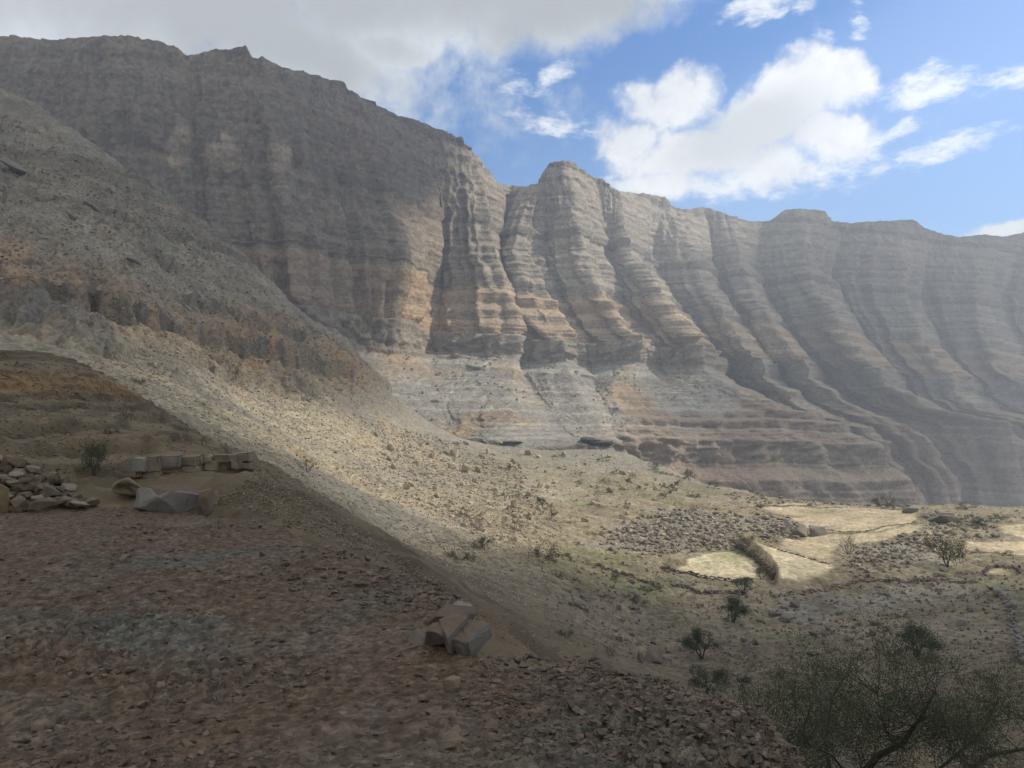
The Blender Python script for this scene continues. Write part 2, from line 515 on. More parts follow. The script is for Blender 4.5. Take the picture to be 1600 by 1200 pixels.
# beds: thin ledges and named cliffs, as a staircase of heights
beds = []
zz = -175.0
while zz < 225:
    t = rng.choice([1.8, 3.0, 5, 9, 16], p=[.30, .25, .20, .15, .10])
    for (a, b) in ((56.0, 76.0), (-30.0, -12.0)):
        if zz < a < zz + t: t = a - zz
        if abs(zz - a) < 1e-6: t = b - a
    big_ = abs(zz - 56) < 1e-6 or abs(zz + 30) < 1e-6
    beds.append((zz, zz + t, 0.94 if big_ else rng.uniform(0.25, 0.85), rng.uniform(-1, 1)))
    zz += t
while zz < 400:
    t = rng.choice([8, 14, 22]); beds.append((zz, zz + t, rng.uniform(0.2, 0.6), rng.uniform(-1, 1))); zz += t
BA = np.array([b[0] for b in beds]); BB = np.array([b[1] for b in beds]); BC = np.array([b[2] for b in beds]); BT = np.array([b[3] for b in beds])


def bed_warp(z, strength):
    i = np.clip(np.searchsorted(BA, z, 'right') - 1, 0, len(BA) - 1)
    h = BB[i] - BA[i]; f = np.clip((z - BA[i]) / h, 0, 1); c = BC[i]
    wv = np.where(f < c, 0.08 * f / np.maximum(c, 1e-3), 0.08 + 0.92 * (f - c) / np.maximum(1 - c, 1e-3))
    return lerp(z, BA[i] + wv * h, strength), i, f


s2 = np.repeat(cols[:, None], NZ, 1)
zlev = np.linspace(ZBOT, ZTOP, NZ)
z2 = np.repeat(zlev[None, :], NSC, 0)
# rim height of each column from the skyline's slope
zr = np.full((NSC, 1), 310.0)
for _ in range(12):
    X, Y = wall_plan(cols[:, None], zr)
    pxs = 800 + F * X / Y
    zn = unproj(pxs, np.interp(pxs, SKY[:, 0], SKY[:, 1]), Y)[..., 2]
    zr = lerp(zr, zn, 0.7)
zrim = zr
over = np.maximum(z2 - zrim, 0)
zc = np.minimum(z2, zrim)
X0, Y0 = wall_plan(s2, zc)
low = fbm2(X0 / 180, Y0 / 180, 3)
zs = zc + 0.035 * X0 + 4.0 * low                       # bed height at this place
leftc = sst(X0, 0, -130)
capz = sst(zc, 205 - 70 * leftc, 235 - 50 * leftc)
st = np.clip(0.70 + 1.1 * pn3(X0 / 60, Y0 / 60, zc / 30) + 0.35 * sst(zc, 150, 100), 0.10, 1.0) * (1 - 0.85 * capz) * (1 - 0.5 * leftc) * (1 - 0.35 * sst(X0, 250, 500))
# loose slopes (fans) below the foot cliff hide the beds
pxm = 800 + F * X0 / Y0
fan = np.maximum(sst(zc, 54, 48) * sst(zc, -90, -60) * sst(pxm, 985, 930), sst(zc, 54, 46) * sst(zc, -6, 10) * sst(pxm, 1190, 1100))
fan = np.clip(fan * (1.1 + 0.7 * fbm2(X0 / 40, Y0 / 40, 3)), 0, 1)
st = np.where((zs > 54) & (zs < 77), np.maximum(st, sst(pxm, 1150, 1080)), st) * (1 - 0.95 * fan)
zw, bi, bf = bed_warp(zs, st)
BIGZ = [-170, -60, -30, -12, 54, 77, 128, 146, 196, 214, 232, 420]
BIGW = [-170, -66, -26, -23, 61, 64, 135, 138, 204, 207, 232, 420]
zw = lerp(zw, np.interp(zw, BIGZ, BIGW), 0.6 * (1 - 0.5 * leftc) * (1 - sst(pxm, 1000, 930) * sst(zs, 50, 40)))
zw = np.clip(zw - (zs - zc), None, zrim)
X1, Y1 = wall_plan(s2, zw)
# contour normal (towards the valley)
dX = np.gradient(X1, axis=0); dY = np.gradient(Y1, axis=0)
ks = 9
ker = np.ones(ks) / ks
dXs = np.apply_along_axis(lambda a: np.convolve(np.pad(a, ks // 2, 'edge'), ker, 'valid'), 0, dX)
dYs = np.apply_along_axis(lambda a: np.convolve(np.pad(a, ks // 2, 'edge'), ker, 'valid'), 0, dY)
ln = np.hypot(dXs, dYs) + 1e-6
NX, NY = dYs / ln, -dXs / ln
cap = capz * np.clip(1.0 - 0.3 * low, 0, 1)                         # the massive upper cliff
rimfade = sst(zrim - zc, -1, 12)
dis = 1.6 * pn3(X0 / 55, Y0 / 55, zc / 55) + 1.3 * (1 - 2 * np.abs(pn3(X0 / 26, Y0 / 26, zc / 60)))
dis = dis * (0.35 + 0.65 * rimfade)
flute = (1 - 2 * np.abs(pn3(X0 / 13, Y0 / 13, zc / 75))) * 3.4 + (1 - 2 * np.abs(pn3(X0 / 5.5, Y0 / 5.5, zc / 40))) * 1.7
dis += flute * (0.25 + 0.75 * np.maximum(cap, (BC[bi] > 0.9) * (bf < BC[bi]) * (1 - fan)))
dis += (1 - fan * 0.5) * (1.1 * pn3(X0 / 4.5, Y0 / 4.5, zc / 4.5) + 1.0 * pn3(X0 / 9, Y0 / 9, zc / 6))
sub = 1 - 2 * np.abs(pn3(X0 / 34 + 5, Y0 / 34, zc / 130))
wander = s2 + 0.10 * pn2(s2 * 1.3, zc / 45)
rill = 1 - 2.2 * np.abs(pn2(wander * 2.6, zc / 160)) + 0.5 * (1 - 2.2 * np.abs(pn2(wander * 6.1 + 7, zc / 90)))
dis += 3.2 * rill * (1 - 0.65 * sst(zs, 50, 56) * sst(zs, 86, 77)) * sst(zrim - zc, 6, 70) * (1 - fan) * (1 - 0.55 * leftc)
_kr = np.random.RandomState(17)
KN = np.array([(-1) ** k * (0.35 + 0.65 * _kr.rand()) for k in range(400)])
KX = np.cumsum(0.12 + 0.20 * _kr.rand(400))


def zigzag(s, sh=0):
    return np.interp(s + sh * 5.0, KX, KN)


zz1 = zigzag(s2 + 0.05 * pn2(s2 * 1.1, zc / 50))
zz2 = zigzag(s2 * 2.3 + 0.06 * pn2(s2 * 2.0, zc / 25), 2)
gro = 0.25 + 0.75 * sst(zrim - zc, 10, 150)
fl = sst(zs, 70, 84) * sst(zs, 150, 105)                  # flatirons above the foot cliff
dis += (7.5 * zz1 * gro + 7.0 * zz1 * fl + 3.2 * zz2 * (0.4 + 0.6 * gro)) * (1 - fan) * (1 - 0.35 * leftc) * (1 - 0.45 * sst(zs, 50, 56) * sst(zs, 80, 76))
dis += 1.2 * sub * sst(zrim - zc, 20, 90) * (1 - fan) * (1 - 0.5 * leftc) + 1.6 * (1 - 2 * np.abs(pn3(X0 / 15, Y0 / 15, zc / 50))) * (1 - cap) * (1 - fan)
dis += (BT[bi] * 0.9) * (1 - fan) * (1 - 0.6 * capz)
dis += fan * (1.6 * rid2(X0 / 30, Y0 / 30, 3) - 2.5 * sst(np.abs(pn2(X0 / 45 + 3, Y0 / 140)), 0.06, 0.0))
Xw = X1 + NX * dis; Yw = Y1 + NY * dis
Zw = zc + 0.8 * pn3(X0 / 12, Y0 / 12, zc / 12) * rimfade + (over <= 0) * (zrim - zc < 10) * 1.6 * pn2(X0 / 9, Y0 / 9)
# plateau behind the rim
rho = np.hypot(X0, Y0)
Xw = Xw + X0 / rho * over * 2.2; Yw = Yw + Y0 / rho * over * 2.2
Zw = Zw - over * 0.3 - 1.5 * sst(over, 0, 6)
# colours of the rock, with some cloud shade darkened into left and right cliffs
grey = np.array([0.265, 0.228, 0.178]); dgrey = np.array([0.21, 0.182, 0.145]); ochre = np.array([0.33, 0.236, 0.148]); tanc = np.array([0.34, 0.29, 0.21]); redb = np.array([0.225, 0.160, 0.112])
tn = fbm2(X0 / 120, Y0 / 120, 3)
colr = np.broadcast_to(grey, X0.shape + (3,)).copy()
def blend(c, t):
    global colr
    t = np.clip(t, 0, 1)[..., None]
    colr = colr * (1 - t) + np.asarray(c) * t
blend(dgrey, 0.5 + 0.8 * BT[bi] * (1 - 0.6 * leftc))
colr *= 1 - leftc[..., None] * np.array([0.16, 0.20, 0.25])  # left cliff's colour darkened and warmed to deepen its cloud shade
blend(tanc, sst(zs, 190, 110) * (1 - 0.7 * leftc) * (0.35 + 0.4 * BT[bi] + 0.3 * tn))
blend(ochre, sst(zs, 142, 116) * sst(zs, 74, 80) * (0.62 + 0.35 * BT[bi] + 0.4 * tn))
blend(grey * 1.08, sst(zs, 55, 57) * sst(zs, 77, 75) * 0.8)
lo_ = sst(zs, 50, 30)
blend(tanc * 0.9, lo_ * 0.6)
blend(redb, lo_ * (0.5 + 0.5 * BT[bi] + 0.3 * tn))
blend(ochre * 0.9, lo_ * sst(np.abs(zs - 22), 16, 4) * (0.35 + 0.6 * tn))
fcol = lerp(np.array([0.268, 0.246, 0.205]), np.array([0.31, 0.232, 0.15]), np.clip(1.6 * fbm2(X0 / 70 + 4, Y0 / 70, 3) - 0.15, 0, 1)[..., None])
t_ = np.clip(fan * 1.3, 0, 1)[..., None]
colr = colr * (1 - t_) + fcol * t_
# ochre scars on the great left cliff
for (cx, cy, wx, wy) in ((270, 225, 20, 45), (345, 238, 34, 20), (432, 240, 20, 24), (350, 215, 12, 16)):
    py_ = 650 - F * zc / Y0
    q = np.hypot((pxm - cx) / wx, (py_ - cy) / wy) + 0.55 * pn3(X0 / 14, Y0 / 14, zc / 14)
    blend(np.array([0.34, 0.27, 0.19]), sst(q, 1.1, 0.55) * 0.85)
# small pale terraces on the spur's slope
py_ = 650 - F * zc / Y0
tm_ = sst(np.hypot((pxm - 1072) / 46, (py_ - 603) / 17) + 0.4 * pn2(X0 / 8, Y0 / 8), 1.0, 0.7)
zt_ = zc / 2.4 + 0.5 * pn2(X0 / 14, Y0 / 14)
blend((0.42, 0.36, 0.275), tm_ * sst(zt_ - np.floor(zt_), 0.35, 0.25) * sst(pn2(X0 / 9 + 4, zc / 3), -0.25, 0.0))
blend((0.16, 0.12, 0.09), tm_ * sst(np.abs(zt_ - np.floor(zt_) - 0.5), 0.14, 0.08) * 0.7)
# water streaks and ledges' dust
streak = pn3(X0 / 7, Y0 / 7, zc / 90)
colr *= (1 + 0.22 * streak * cap + 0.10 * pn3(X0 / 25, Y0 / 25, zc / 25))[..., None]
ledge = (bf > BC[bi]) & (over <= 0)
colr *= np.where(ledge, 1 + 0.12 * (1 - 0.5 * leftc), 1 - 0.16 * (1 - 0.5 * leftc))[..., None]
colr *= (1 - 0.25 * sst(np.abs(pn3(X0 / 11, Y0 / 11, zc / 70)), 0.05, 0.0) * (1 - fan) * ~ledge)[..., None]
lum = colr.mean(-1, keepdims=True); colr = (lum + (colr - lum) * 1.0) * (1 - 0.18 * sst(X0, 150, 500))[..., None]  # the right walls' shade is partly put into their colour
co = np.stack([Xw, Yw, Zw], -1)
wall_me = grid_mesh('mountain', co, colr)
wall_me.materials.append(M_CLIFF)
tag(link(bpy.data.objects.new('mountain', wall_me)), 'hazy banded limestone escarpment of buttresses and gullies behind the valley', kind='structure')
del X0, Y0, X1, Y1, dis, flute, streak

# ------------------------------------------------------------------ the valley, slopes and mound
CP = [  # picture x, y and distance ahead
    (1550, 1100, 62), (1300, 1100, 66), (1400, 1180, 45), (1590, 1190, 45), (1000, 1030, 84), (1200, 1000, 96), (1500, 1000, 96), (900, 985, 72), (1250, 950, 116), (1500, 930, 126), (1130, 890, 146), (1260, 890, 148),
    (1300, 830, 196), (1430, 800, 240), (1250, 800, 236), (1570, 830, 198), (1550, 785, 270), (1200, 775, 282), (1000, 830, 182), (1000, 760, 270), (1100, 750, 322),
    (960, 703, 400), (850, 730, 300), (850, 800, 190), (850, 880, 122), (760, 705, 325), (700, 760, 200), (640, 700, 290), (750, 850, 126), (800, 920, 92), (600, 770, 150), (700, 880, 96),
    (600, 820, 104), (500, 720, 150), (450, 740, 92), (400, 640, 200), (500, 650, 222), (300, 560, 190), (400, 570, 240), (560, 650, 285), (600, 605, 345), (480, 500, 335), (300, 340, 362), (130, 215, 384),
    (0, 140, 404), (0, 250, 312), (0, 400, 222), (200, 400, 255), (300, 470, 262), (100, 500, 172), (200, 550, 150), (300, 640, 112), (-150, 300, 250), (-150, 100, 400), (-150, 450, 170),
    # over the back of the left slope
    (0, 235, 500), (130, 330, 480), (300, 470, 460), (480, 610, 440), (600, 690, 450), (70, 176, 394), (215, 280, 374), (390, 412, 350), (540, 536, 340), (-150, 40, 420), (700, 715, 480), (800, 720, 500), (900, 720, 470),
    (-150, 180, 560), (300, 520, 640), (600, 720, 640), (0, 300, 640), (800, 740, 640),
    # the brown mound and the slope that falls away right of the ledge
    (0, 700, 16.5), (50, 549, 46), (0, 549, 44), (110, 560, 46), (200, 610, 41), (330, 690, 32), (392, 716, 25), (100, 640, 28), (200, 690, 20), (300, 722, 17.5), (-150, 560, 40), (-150, 700, 16),
    (100, 612, 75), (250, 690, 70), (0, 600, 80), (350, 730, 60),
    (500, 782, 19), (620, 862, 14.5), (740, 940, 11.5), (450, 790, 14), (560, 850, 11.6), (680, 918, 9.6),
    (430, 752, 38), (560, 830, 34), (700, 930, 30), (800, 985, 28), (870, 1010, 30), (950, 1022, 46), (1050, 1060, 50), (1150, 1130, 36), (780, 960, 52), (640, 900, 48),
    # under the ledge
    (700, 1000, 8.2), (400, 860, 11.6), (100, 850, 12.2), (900, 1080, 8.0), (1100, 1150, 8.0), (1300, 1300, 10), (0, 806, 13.9), (200, 812, 13.9), (260, 815, 13.8), (330, 822, 13.2), (300, 840, 12.4), (800, 1250, 5), (400, 1250, 5), (100, 1250, 5), (1200, 1350, 6), (-150, 830, 13),
    # right of the frame
    (1750, 900, 130), (1750, 785, 280), (1750, 1050, 70), (1900, 840, 200)]
a = np.array(CP, float)
pc = unproj(a[:, 0], a[:, 1], a[:, 2])
extra = np.array([[60, 20, -22], [90, -10, -26], [220, -30, -30], [20, -10, -8], [-12, -6, -2.4], [-40, -5, 8], [-120, -20, 45], [-300, -20, 130], [0, -12, -2.0], [0, -60, 4], [0, -250, 30], [120, -120, -22],
                  [-120, -160, 50], [14, 1, -7], [8, 0, -3.5], [-6, 2, -2.2], [300, 120, -30], [500, 250, -34], [-420, 250, 190], [-520, 500, 240], [-180, 120, 60], [5, -5, -2.4], [-5, -5, -2.3], [420, -200, -32]], float)
pc = np.concatenate([pc, extra])


def lr(x, y):
    return np.arctan2(x, y) * 2.2, np.log(np.hypot(x, y))


def tps_k(d2):
    return 0.5 * d2 * np.log(d2 + 1e-12)


cu, cv = lr(pc[:, 0], pc[:, 1])
ct_ = pc[:, 2] / np.hypot(pc[:, 0], pc[:, 1])
n_ = len(cu)
K = tps_k((cu[:, None] - cu) ** 2 + (cv[:, None] - cv) ** 2) + np.eye(n_) * 2e-3
PM = np.stack([np.ones(n_), cu, cv], 1)
A = np.zeros((n_ + 3, n_ + 3)); A[:n_, :n_] = K; A[:n_, n_:] = PM; A[n_:, :n_] = PM.T
sol = np.linalg.solve(A, np.concatenate([ct_, np.zeros(3)]))
RIM = np.array([(880, 500), (920, 440), (960, 405), (1030, 352), (1100, 322), (1200, 287), (1300, 277), (1420, 272), (1550, 270), (1700, 275), (2100, 310), (3000, 600)], float)
RIM_AZ = np.arctan((RIM[:, 0] - 800) / F); RIM_R = RIM[:, 1] / np.cos(RIM_AZ)


def base_height(x, y):
    u, v = lr(x, y)
    t = sol[n_] + sol[n_ + 1] * u + sol[n_ + 2] * v
    for k in range(n_):
        t = t + sol[k] * tps_k((u - cu[k]) ** 2 + (v - cv[k]) ** 2)
    return t * np.hypot(x, y)


def coarse_at(px, py, Y):
    p = unproj(np.array(px, float), np.array(py, float), np.array(Y, float))
    return p[..., :2]


BANK = coarse_at([1150, 1172, 1190, 1203, 1212, 1213], [836, 855, 870, 885, 900, 910], [172, 165, 155, 147, 139, 134])

lrng = np.random.RandomState(5)
lb = [-60.0]
while lb[-1] < 400:
    lb.append(lb[-1] + lrng.choice([3, 4.5, 6.5, 9, 12]))
lb = np.array(lb); LS = lrng.uniform(0, 1, len(lb)); LT = lrng.uniform(-1, 1, len(lb))


def left_mask(x, y, z):
    """How much a spot belongs to the bedded slope on the left."""
    return sst(z + 0.04 * y, 8, 26) * sst(x, -8, -50) * sst(y, 100, 140)


def land(x, y, detail=True, want=False):
    r = np.hypot(x, y); az = np.arctan2(x, y)
    z = base_height(x, y)
    z0 = z
    lm = left_mask(x, y, z)
    far = sst(r, 55, 110)
    near = 1 - sst(r, 28, 60)
    # folds of the ground
    z = z + far * (1 - lm) * 0.9 * fbm2(x / 26, y / 26, 3)
    z = z + lm * (3.0 * fbm2(x / 75, y / 75, 3) + 1.8 * (rid2(x / 26 + 0.02 * z, y / 26, 2) - 0.7)) * sst(r, 110, 200)
    # beds breaking through the left slope
    zs_ = z + 0.16 * x + 0.05 * y + 5 * pn2(x / 60, y / 60) + 2.4 * pn2(x / 8, y / 8) + 1.3 * pn2(x / 2.8, y / 2.8)
    i = np.clip(np.searchsorted(lb, zs_, 'right') - 1, 0, len(lb) - 2)
    h = lb[i + 1] - lb[i]; f = (zs_ - lb[i]) / h
    sharp = sst(f, 0.50, 0.60)
    stp = (lerp(0.75 * f, f, sharp) if False else (0.35 * f + 0.65 * sharp)) * h + lb[i]
    amt = lm * np.clip(((LS[i] - 0.1) * 1.3 + 1.1 * fbm2(x / 35 + 9, y / 35, 3)) * (1 - 0.35 * sst(y, 215, 290)), 0, 1.1)
    z = z + amt * (stp - zs_)
    # columnar grey crag above the mound
    cm = sst(inpoly(x, y, CRAG), -2, 3)
    cz = cm * (2.6 * sst(pn2(x / 9, y / 14) + 0.15, -0.1, 0.15) + 1.3 * (1 - 2 * np.abs(pn2(x / 2.2, y / 3.0))))
    z = z + cz
    # mound: thin beds
    mm = sst(x, -3, -9) * sst(r, 15, 22) * (1 - sst(r, 62, 80))
    zb = z + 0.25 * pn2(x / 7, y / 7)
    hb = 0.42
    fb = zb / hb - np.floor(zb / hb)
    z = z + mm * 1.0 * hb * (sst(fb, 0.66, 0.78) - fb) * np.clip(0.6 + 0.8 * pn2(x / 5, y / 5), 0, 1)
    if detail:
        z = z + near * (0.10 * fbm2(x / 1.6, y / 1.6, 4) + 0.07 * rid2(x / 0.9, y / 0.9, 3))
        z = z + far * (0.30 * fbm2(x / 4.2, y / 4.2, 3) + 0.14 * rid2(x / 3.0, y / 3.0, 2)) * (1 - FLAT(x, y))
        z = z + lm * (1.7 * fbm2(x / 9, y / 9, 3) + 1.3 * (rid2(x / 6, y / 6, 3) - 0.6))
    # bank between the two upper fields
    dd, sd = linedist(x, y, BANK)
    sgn = dd * sd
    along = sst(y, 128, 136) * sst(y, 178, 168)
    z = z + along * 2.3 * sst(-sgn, -0.5, 0.5) * sst(-sgn, 42, 14)
    # canyon rim
    rr = np.interp(az, RIM_AZ, RIM_R, left=1e6)
    rr = rr + 7 * pn2(az * 40, r * 0 + 3) + 3 * pn2(az * 140, r * 0 + 8)
    dr = np.maximum(r - rr, 0)
    on = sst(az, RIM_AZ[0] - 0.01, RIM_AZ[0] + 0.02)
    z = z - on * np.minimum(dr * 1.25, 135) - on * sst(r - rr, -25, 6) * 1.5
    if want:
        return z, z0, lm, amt, i, f, cm, mm, dr * on
    return z


def FLAT(x, y):
    t = np.zeros(np.shape(x))
    for p in FIELDS:
        t = np.maximum(t, sst(inpoly(x, y, p[0]), -1.5, 1.0))
    return t


FIELDS = []
CRAG = coarse_at([-20, 60, 120, 185, 190, 120, 70, -20], [470, 470, 525, 545, 592, 588, 562, 575], [182, 180, 166, 152, 142, 142, 150, 160])


def hit(px, py, rmin=18.0, rmax=600.0, fn=None):
    """Where the sight line first meets the land: the spot something stands on."""
    px = np.atleast_1d(np.asarray(px, float)); py = np.atleast_1d(np.asarray(py, float))
    d = ray(px, py); d = d / np.hypot(d[:, 0], d[:, 1])[:, None]
    rs = np.exp(np.linspace(math.log(rmin), math.log(rmax), 420))
    P = d[:, None, :] * rs[None, :, None]
    zl = land(P[..., 0], P[..., 1], False)
    below = P[..., 2] < zl
    k = np.argmax(below, 1); k = np.where(below.any(1), np.maximum(k, 1), len(rs) - 1)
    ii = np.arange(len(px))
    k = np.maximum(k, 1)
    a0 = P[ii, k - 1, 2] - zl[ii, k - 1]; a1 = P[ii, k, 2] - zl[ii, k]
    t = np.clip(a0 / (a0 - a1 + 1e-9), 0, 1)
    q = P[ii, k - 1] + (P[ii, k] - P[ii, k - 1]) * t[:, None]
    return q


def poly_at(pts):
    a = np.array(pts, float)
    return hit(a[:, 0], a[:, 1])[:, :2]


# sandy fields: outline, colour, and green patches
SANDY = np.array([0.47, 0.39, 0.25]); SAND2 = np.array([0.44, 0.36, 0.235]); PALES = np.array([0.53, 0.455, 0.295])
FIELDS = [
    (poly_at([(1062, 888), (1100, 868), (1130, 862), (1165, 868), (1188, 885), (1178, 902), (1140, 908), (1100, 903)]), PALES),
    (poly_at([(1172, 850), (1190, 850), (1235, 862), (1300, 882), (1292, 895), (1268, 906), (1224, 902), (1200, 876)]), PALES),
    (poly_at([(1222, 852), (1270, 832), (1335, 836), (1300, 862), (1300, 880), (1240, 862)]), SAND2),
    (poly_at([(1268, 828), (1240, 810), (1290, 806), (1420, 803), (1432, 812), (1400, 824), (1342, 832)]), SAND2),
    (poly_at([(1196, 794), (1260, 791), (1420, 795), (1436, 806), (1300, 806), (1250, 808), (1205, 801)]), SAND2 * 0.95),
    (poly_at([(1340, 836), (1400, 827), (1438, 820), (1436, 830), (1380, 844), (1330, 850)]), SAND2),
    (poly_at([(1565, 822), (1640, 818), (1700, 840), (1600, 842), (1572, 834)]), SANDY),
    (poly_at([(1500, 858), (1520, 846), (1600, 846), (1700, 850), (1700, 872), (1600, 868), (1540, 862)]), SANDY),
    (poly_at([(1540, 892), (1570, 886), (1592, 892), (1575, 900), (1552, 898)]), SANDY),
    (poly_at([(1205, 789), (1240, 786), (1290, 788), (1240, 790)]), SANDY),
]
GREENS = [poly_at([(1105, 866), (1150, 858), (1180, 872), (1172, 890), (1140, 880), (1110, 878)]), poly_at([(1240, 796), (1290, 793), (1330, 798), (1300, 804), (1260, 803)]), poly_at([(1272, 898), (1300, 890), (1310, 905), (1270, 910)]),
          poly_at([(880, 788), (910, 780), (935, 784), (915, 794)])]
RUBBLE = poly_at([(942, 852), (960, 826), (1010, 806), (1080, 796), (1140, 806), (1162, 838), (1150, 856), (1090, 858), (1040, 868), (980, 864)])
RUBBLE2 = poly_at([(1180, 812), (1230, 812), (1270, 826), (1240, 842), (1190, 838)])
RUBBLE3 = poly_at([(1330, 860), (1400, 838), (1430, 830), (1460, 850), (1420, 880), (1340, 890)])

NA, NR = 900, 740
az_in = np.linspace(radians(-35.5), radians(35.5), 760)
az = np.concatenate([np.linspace(-math.pi, radians(-36), 70)[:-1], az_in, np.linspace(radians(36), math.pi, 70)[1:]])
# radii: rows closest together where the slopes are seen at this distance
rk = np.array([3.0, 8, 20, 60, 110, 420, 560, 760]); rw = np.array([40, 60, 75, 70, 395, 50, 20])
rad = np.concatenate([np.exp(np.linspace(math.log(rk[i]), math.log(rk[i + 1]), rw[i], endpoint=False)) for i in range(len(rw))] + [np.array([760.0])])
AZ, RR = np.meshgrid(az, rad, indexing='ij')
X = RR * np.sin(AZ); Y = RR * np.cos(AZ)
Z, Z0, LM, AMT, LI, LF, CM, MM, DR = land(X, Y, True, True)
# colours
colr = np.broadcast_to(np.array([0.255, 0.212, 0.138]), X.shape + (3,)).copy()
n1 = fbm2(X / 22, Y / 22, 4); n2 = fbm2(X / 60 + 7, Y / 60, 3); n3 = fbm2(X / 6, Y / 6, 3)
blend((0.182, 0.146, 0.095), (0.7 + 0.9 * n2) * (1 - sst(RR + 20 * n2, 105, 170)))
blend((0.235, 0.205, 0.15), np.clip(1.2 * n1 - 0.1, 0, 0.9) * (0.3 + 0.7 * sst(RR, 120, 190)))
blend((0.165, 0.158, 0.088), np.clip(1.5 * fbm2(X / 34 + 5, Y / 34, 3) - 0.1, 0, 0.7) * sst(RR, 70, 100) * sst(X, -10, 15))
# pale talus apron at the foot of the left slope
tal = sst(X, 12, -25) * sst(RR, 75, 110) * sst(Z0, 30, 12)
blend((0.31, 0.272, 0.195), tal * 0.8)
blend((0.305, 0.235, 0.145), tal * np.clip(n1 * 1.3, 0, 0.8))
blend((0.225, 0.205, 0.165), tal * sst(pn2(X / 40 + 2, Y / 40), 0.15, 0.5) * 0.8)
# bedded slope: grey limestone over ochre beds
lc = lerp(np.array([0.19, 0.162, 0.118]), np.array([0.26, 0.226, 0.168]), np.clip(0.5 + LT[LI] * 0.5, 0, 1)[..., None])
t_ = LM[..., None]; colr = colr * (1 - t_) + lc * t_
zs_ = Z + 0.16 * X + 0.05 * Y
och = LM * sst(np.abs(zs_ + 0 - 24 + 6 * n2), 16, 5)
blend((0.31, 0.21, 0.12), och * (0.65 + 0.5 * n1))
blend((0.12, 0.107, 0.085), np.clip(LM * AMT * 1.4, 0, 1) * sst(LF, 0.42, 0.50) * sst(LF, 0.66, 0.60) * np.clip(0.65 + 1.3 * n3, 0, 1) * 0.9)
blend((0.165, 0.152, 0.13), CM * (0.8 + 0.3 * n3))
# near brown slope and mound
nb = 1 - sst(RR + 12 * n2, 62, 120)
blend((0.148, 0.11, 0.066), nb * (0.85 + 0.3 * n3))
blend((0.26, 0.16, 0.07), MM * sst(np.abs(Z0 - 1.4 + 0.4 * n3), 0.8, 0.3) * 0.8)
blend((0.11, 0.078, 0.05), MM * sst(Z0, 2.2, 3.0) * 0.6)
zb_ = (Z0 + 0.3 * pn2(X / 7, Y / 7)) / 0.42; fb_ = zb_ - np.floor(zb_)
colr *= (1 - MM * (0.35 * sst(fb_, 0.62, 0.68) * sst(fb_, 0.84, 0.78) - 0.10 * pn2(np.floor(zb_) * 7.3, X / 9)))[..., None]
# grey rubble, pale wash, fields
for p_ in (RUBBLE, RUBBLE2, RUBBLE3):
    blend((0.215, 0.19, 0.15), sst(inpoly(X, Y, p_) + 5 * n3 + 6 * n1, -4, 8))
WASH = poly_at([(1210, 962), (1260, 925), (1340, 915), (1500, 912), (1520, 925), (1440, 950), (1340, 960), (1260, 975)])
blend((0.215, 0.195, 0.15), sst(inpoly(X, Y, WASH) + 3 * n3, -3, 3) * 0.85)
blend((0.28, 0.245, 0.175), sst(inpoly(X, Y, poly_at([(740, 720), (900, 715), (960, 740), (900, 775), (780, 800), (740, 780)])) + 6 * n1, -6, 8) * 0.7)
for p_, c_ in FIELDS:
    blend(c_, sst(inpoly(X, Y, p_) + 0.5 * n3, -0.6, 0.5) * 0.95)
for p_ in GREENS:
    blend((0.22, 0.23, 0.10), sst(inpoly(X, Y, p_) + 3.0 * n3, 0, 3.0) * 0.6)
colr *= (1 + 0.22 * n3 + 0.16 * n1)[..., None]
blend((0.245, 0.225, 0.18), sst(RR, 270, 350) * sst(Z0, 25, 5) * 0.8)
blend((0.24, 0.19, 0.14), sst(DR, 1, 6))
lum = colr.mean(-1, keepdims=True); colr = lum + (colr - lum) * lerp(1.0, 1.04, sst(RR, 60, 120))[..., None]
land_me = grid_mesh('ground', np.stack([X, Y, Z], -1), colr)
land_me.materials.append(M_LAND)
tag(link(bpy.data.objects.new('ground', land_me)), 'stony valley floor with sandy fields rising to talus and bedded slopes', kind='structure')

ZGRID = Z.copy(); AZ1, LR1 = az.copy(), np.log(rad)


def land(x, y, *a):
    """From here on: height read back from the finished ground."""
    x = np.asarray(x, float); y = np.asarray(y, float)
    u = np.interp(np.arctan2(x, y), AZ1, np.arange(len(AZ1))); v = np.interp(np.log(np.hypot(x, y)), LR1, np.arange(len(LR1)))
    i = np.clip(u.astype(int), 0, len(AZ1) - 2); j = np.clip(v.astype(int), 0, len(LR1) - 2); fu = u - i; fv = v - j
    return (ZGRID[i, j] * (1 - fu) + ZGRID[i + 1, j] * fu) * (1 - fv) + (ZGRID[i, j + 1] * (1 - fu) + ZGRID[i + 1, j + 1] * fu) * fv


# ------------------------------------------------------------------ the ledge underfoot
EDGE = np.array([(-700, 800), (-300, 790), (0, 776), (60, 772), (140, 768), (200, 770), (300, 798), (330, 806), (390, 806), (440, 822), (500, 846), (560, 868), (600, 880), (650, 896), (690, 912), (712, 928), (722, 942), (736, 978), (750, 1010), (790, 1022), (850, 1026),
                 (905, 1026), (930, 1034), (955, 1050), (1010, 1060), (1060, 1068), (1100, 1078), (1140, 1094), (1180, 1110), (1205, 1140), (1235, 1175), (1254, 1204), (1300, 1330), (1350, 1500)], float)
GZ = -1.65
ed = ray(EDGE[:, 0], EDGE[:, 1]); ed = ed * (GZ / ed[:, 2:3])
E_AZ = np.arctan2(ed[:, 0], ed[:, 1]); E_R = np.hypot(ed[:, 0], ed[:, 1])
o_ = np.argsort(E_AZ); E_AZ, E_R = E_AZ[o_], E_R[o_]


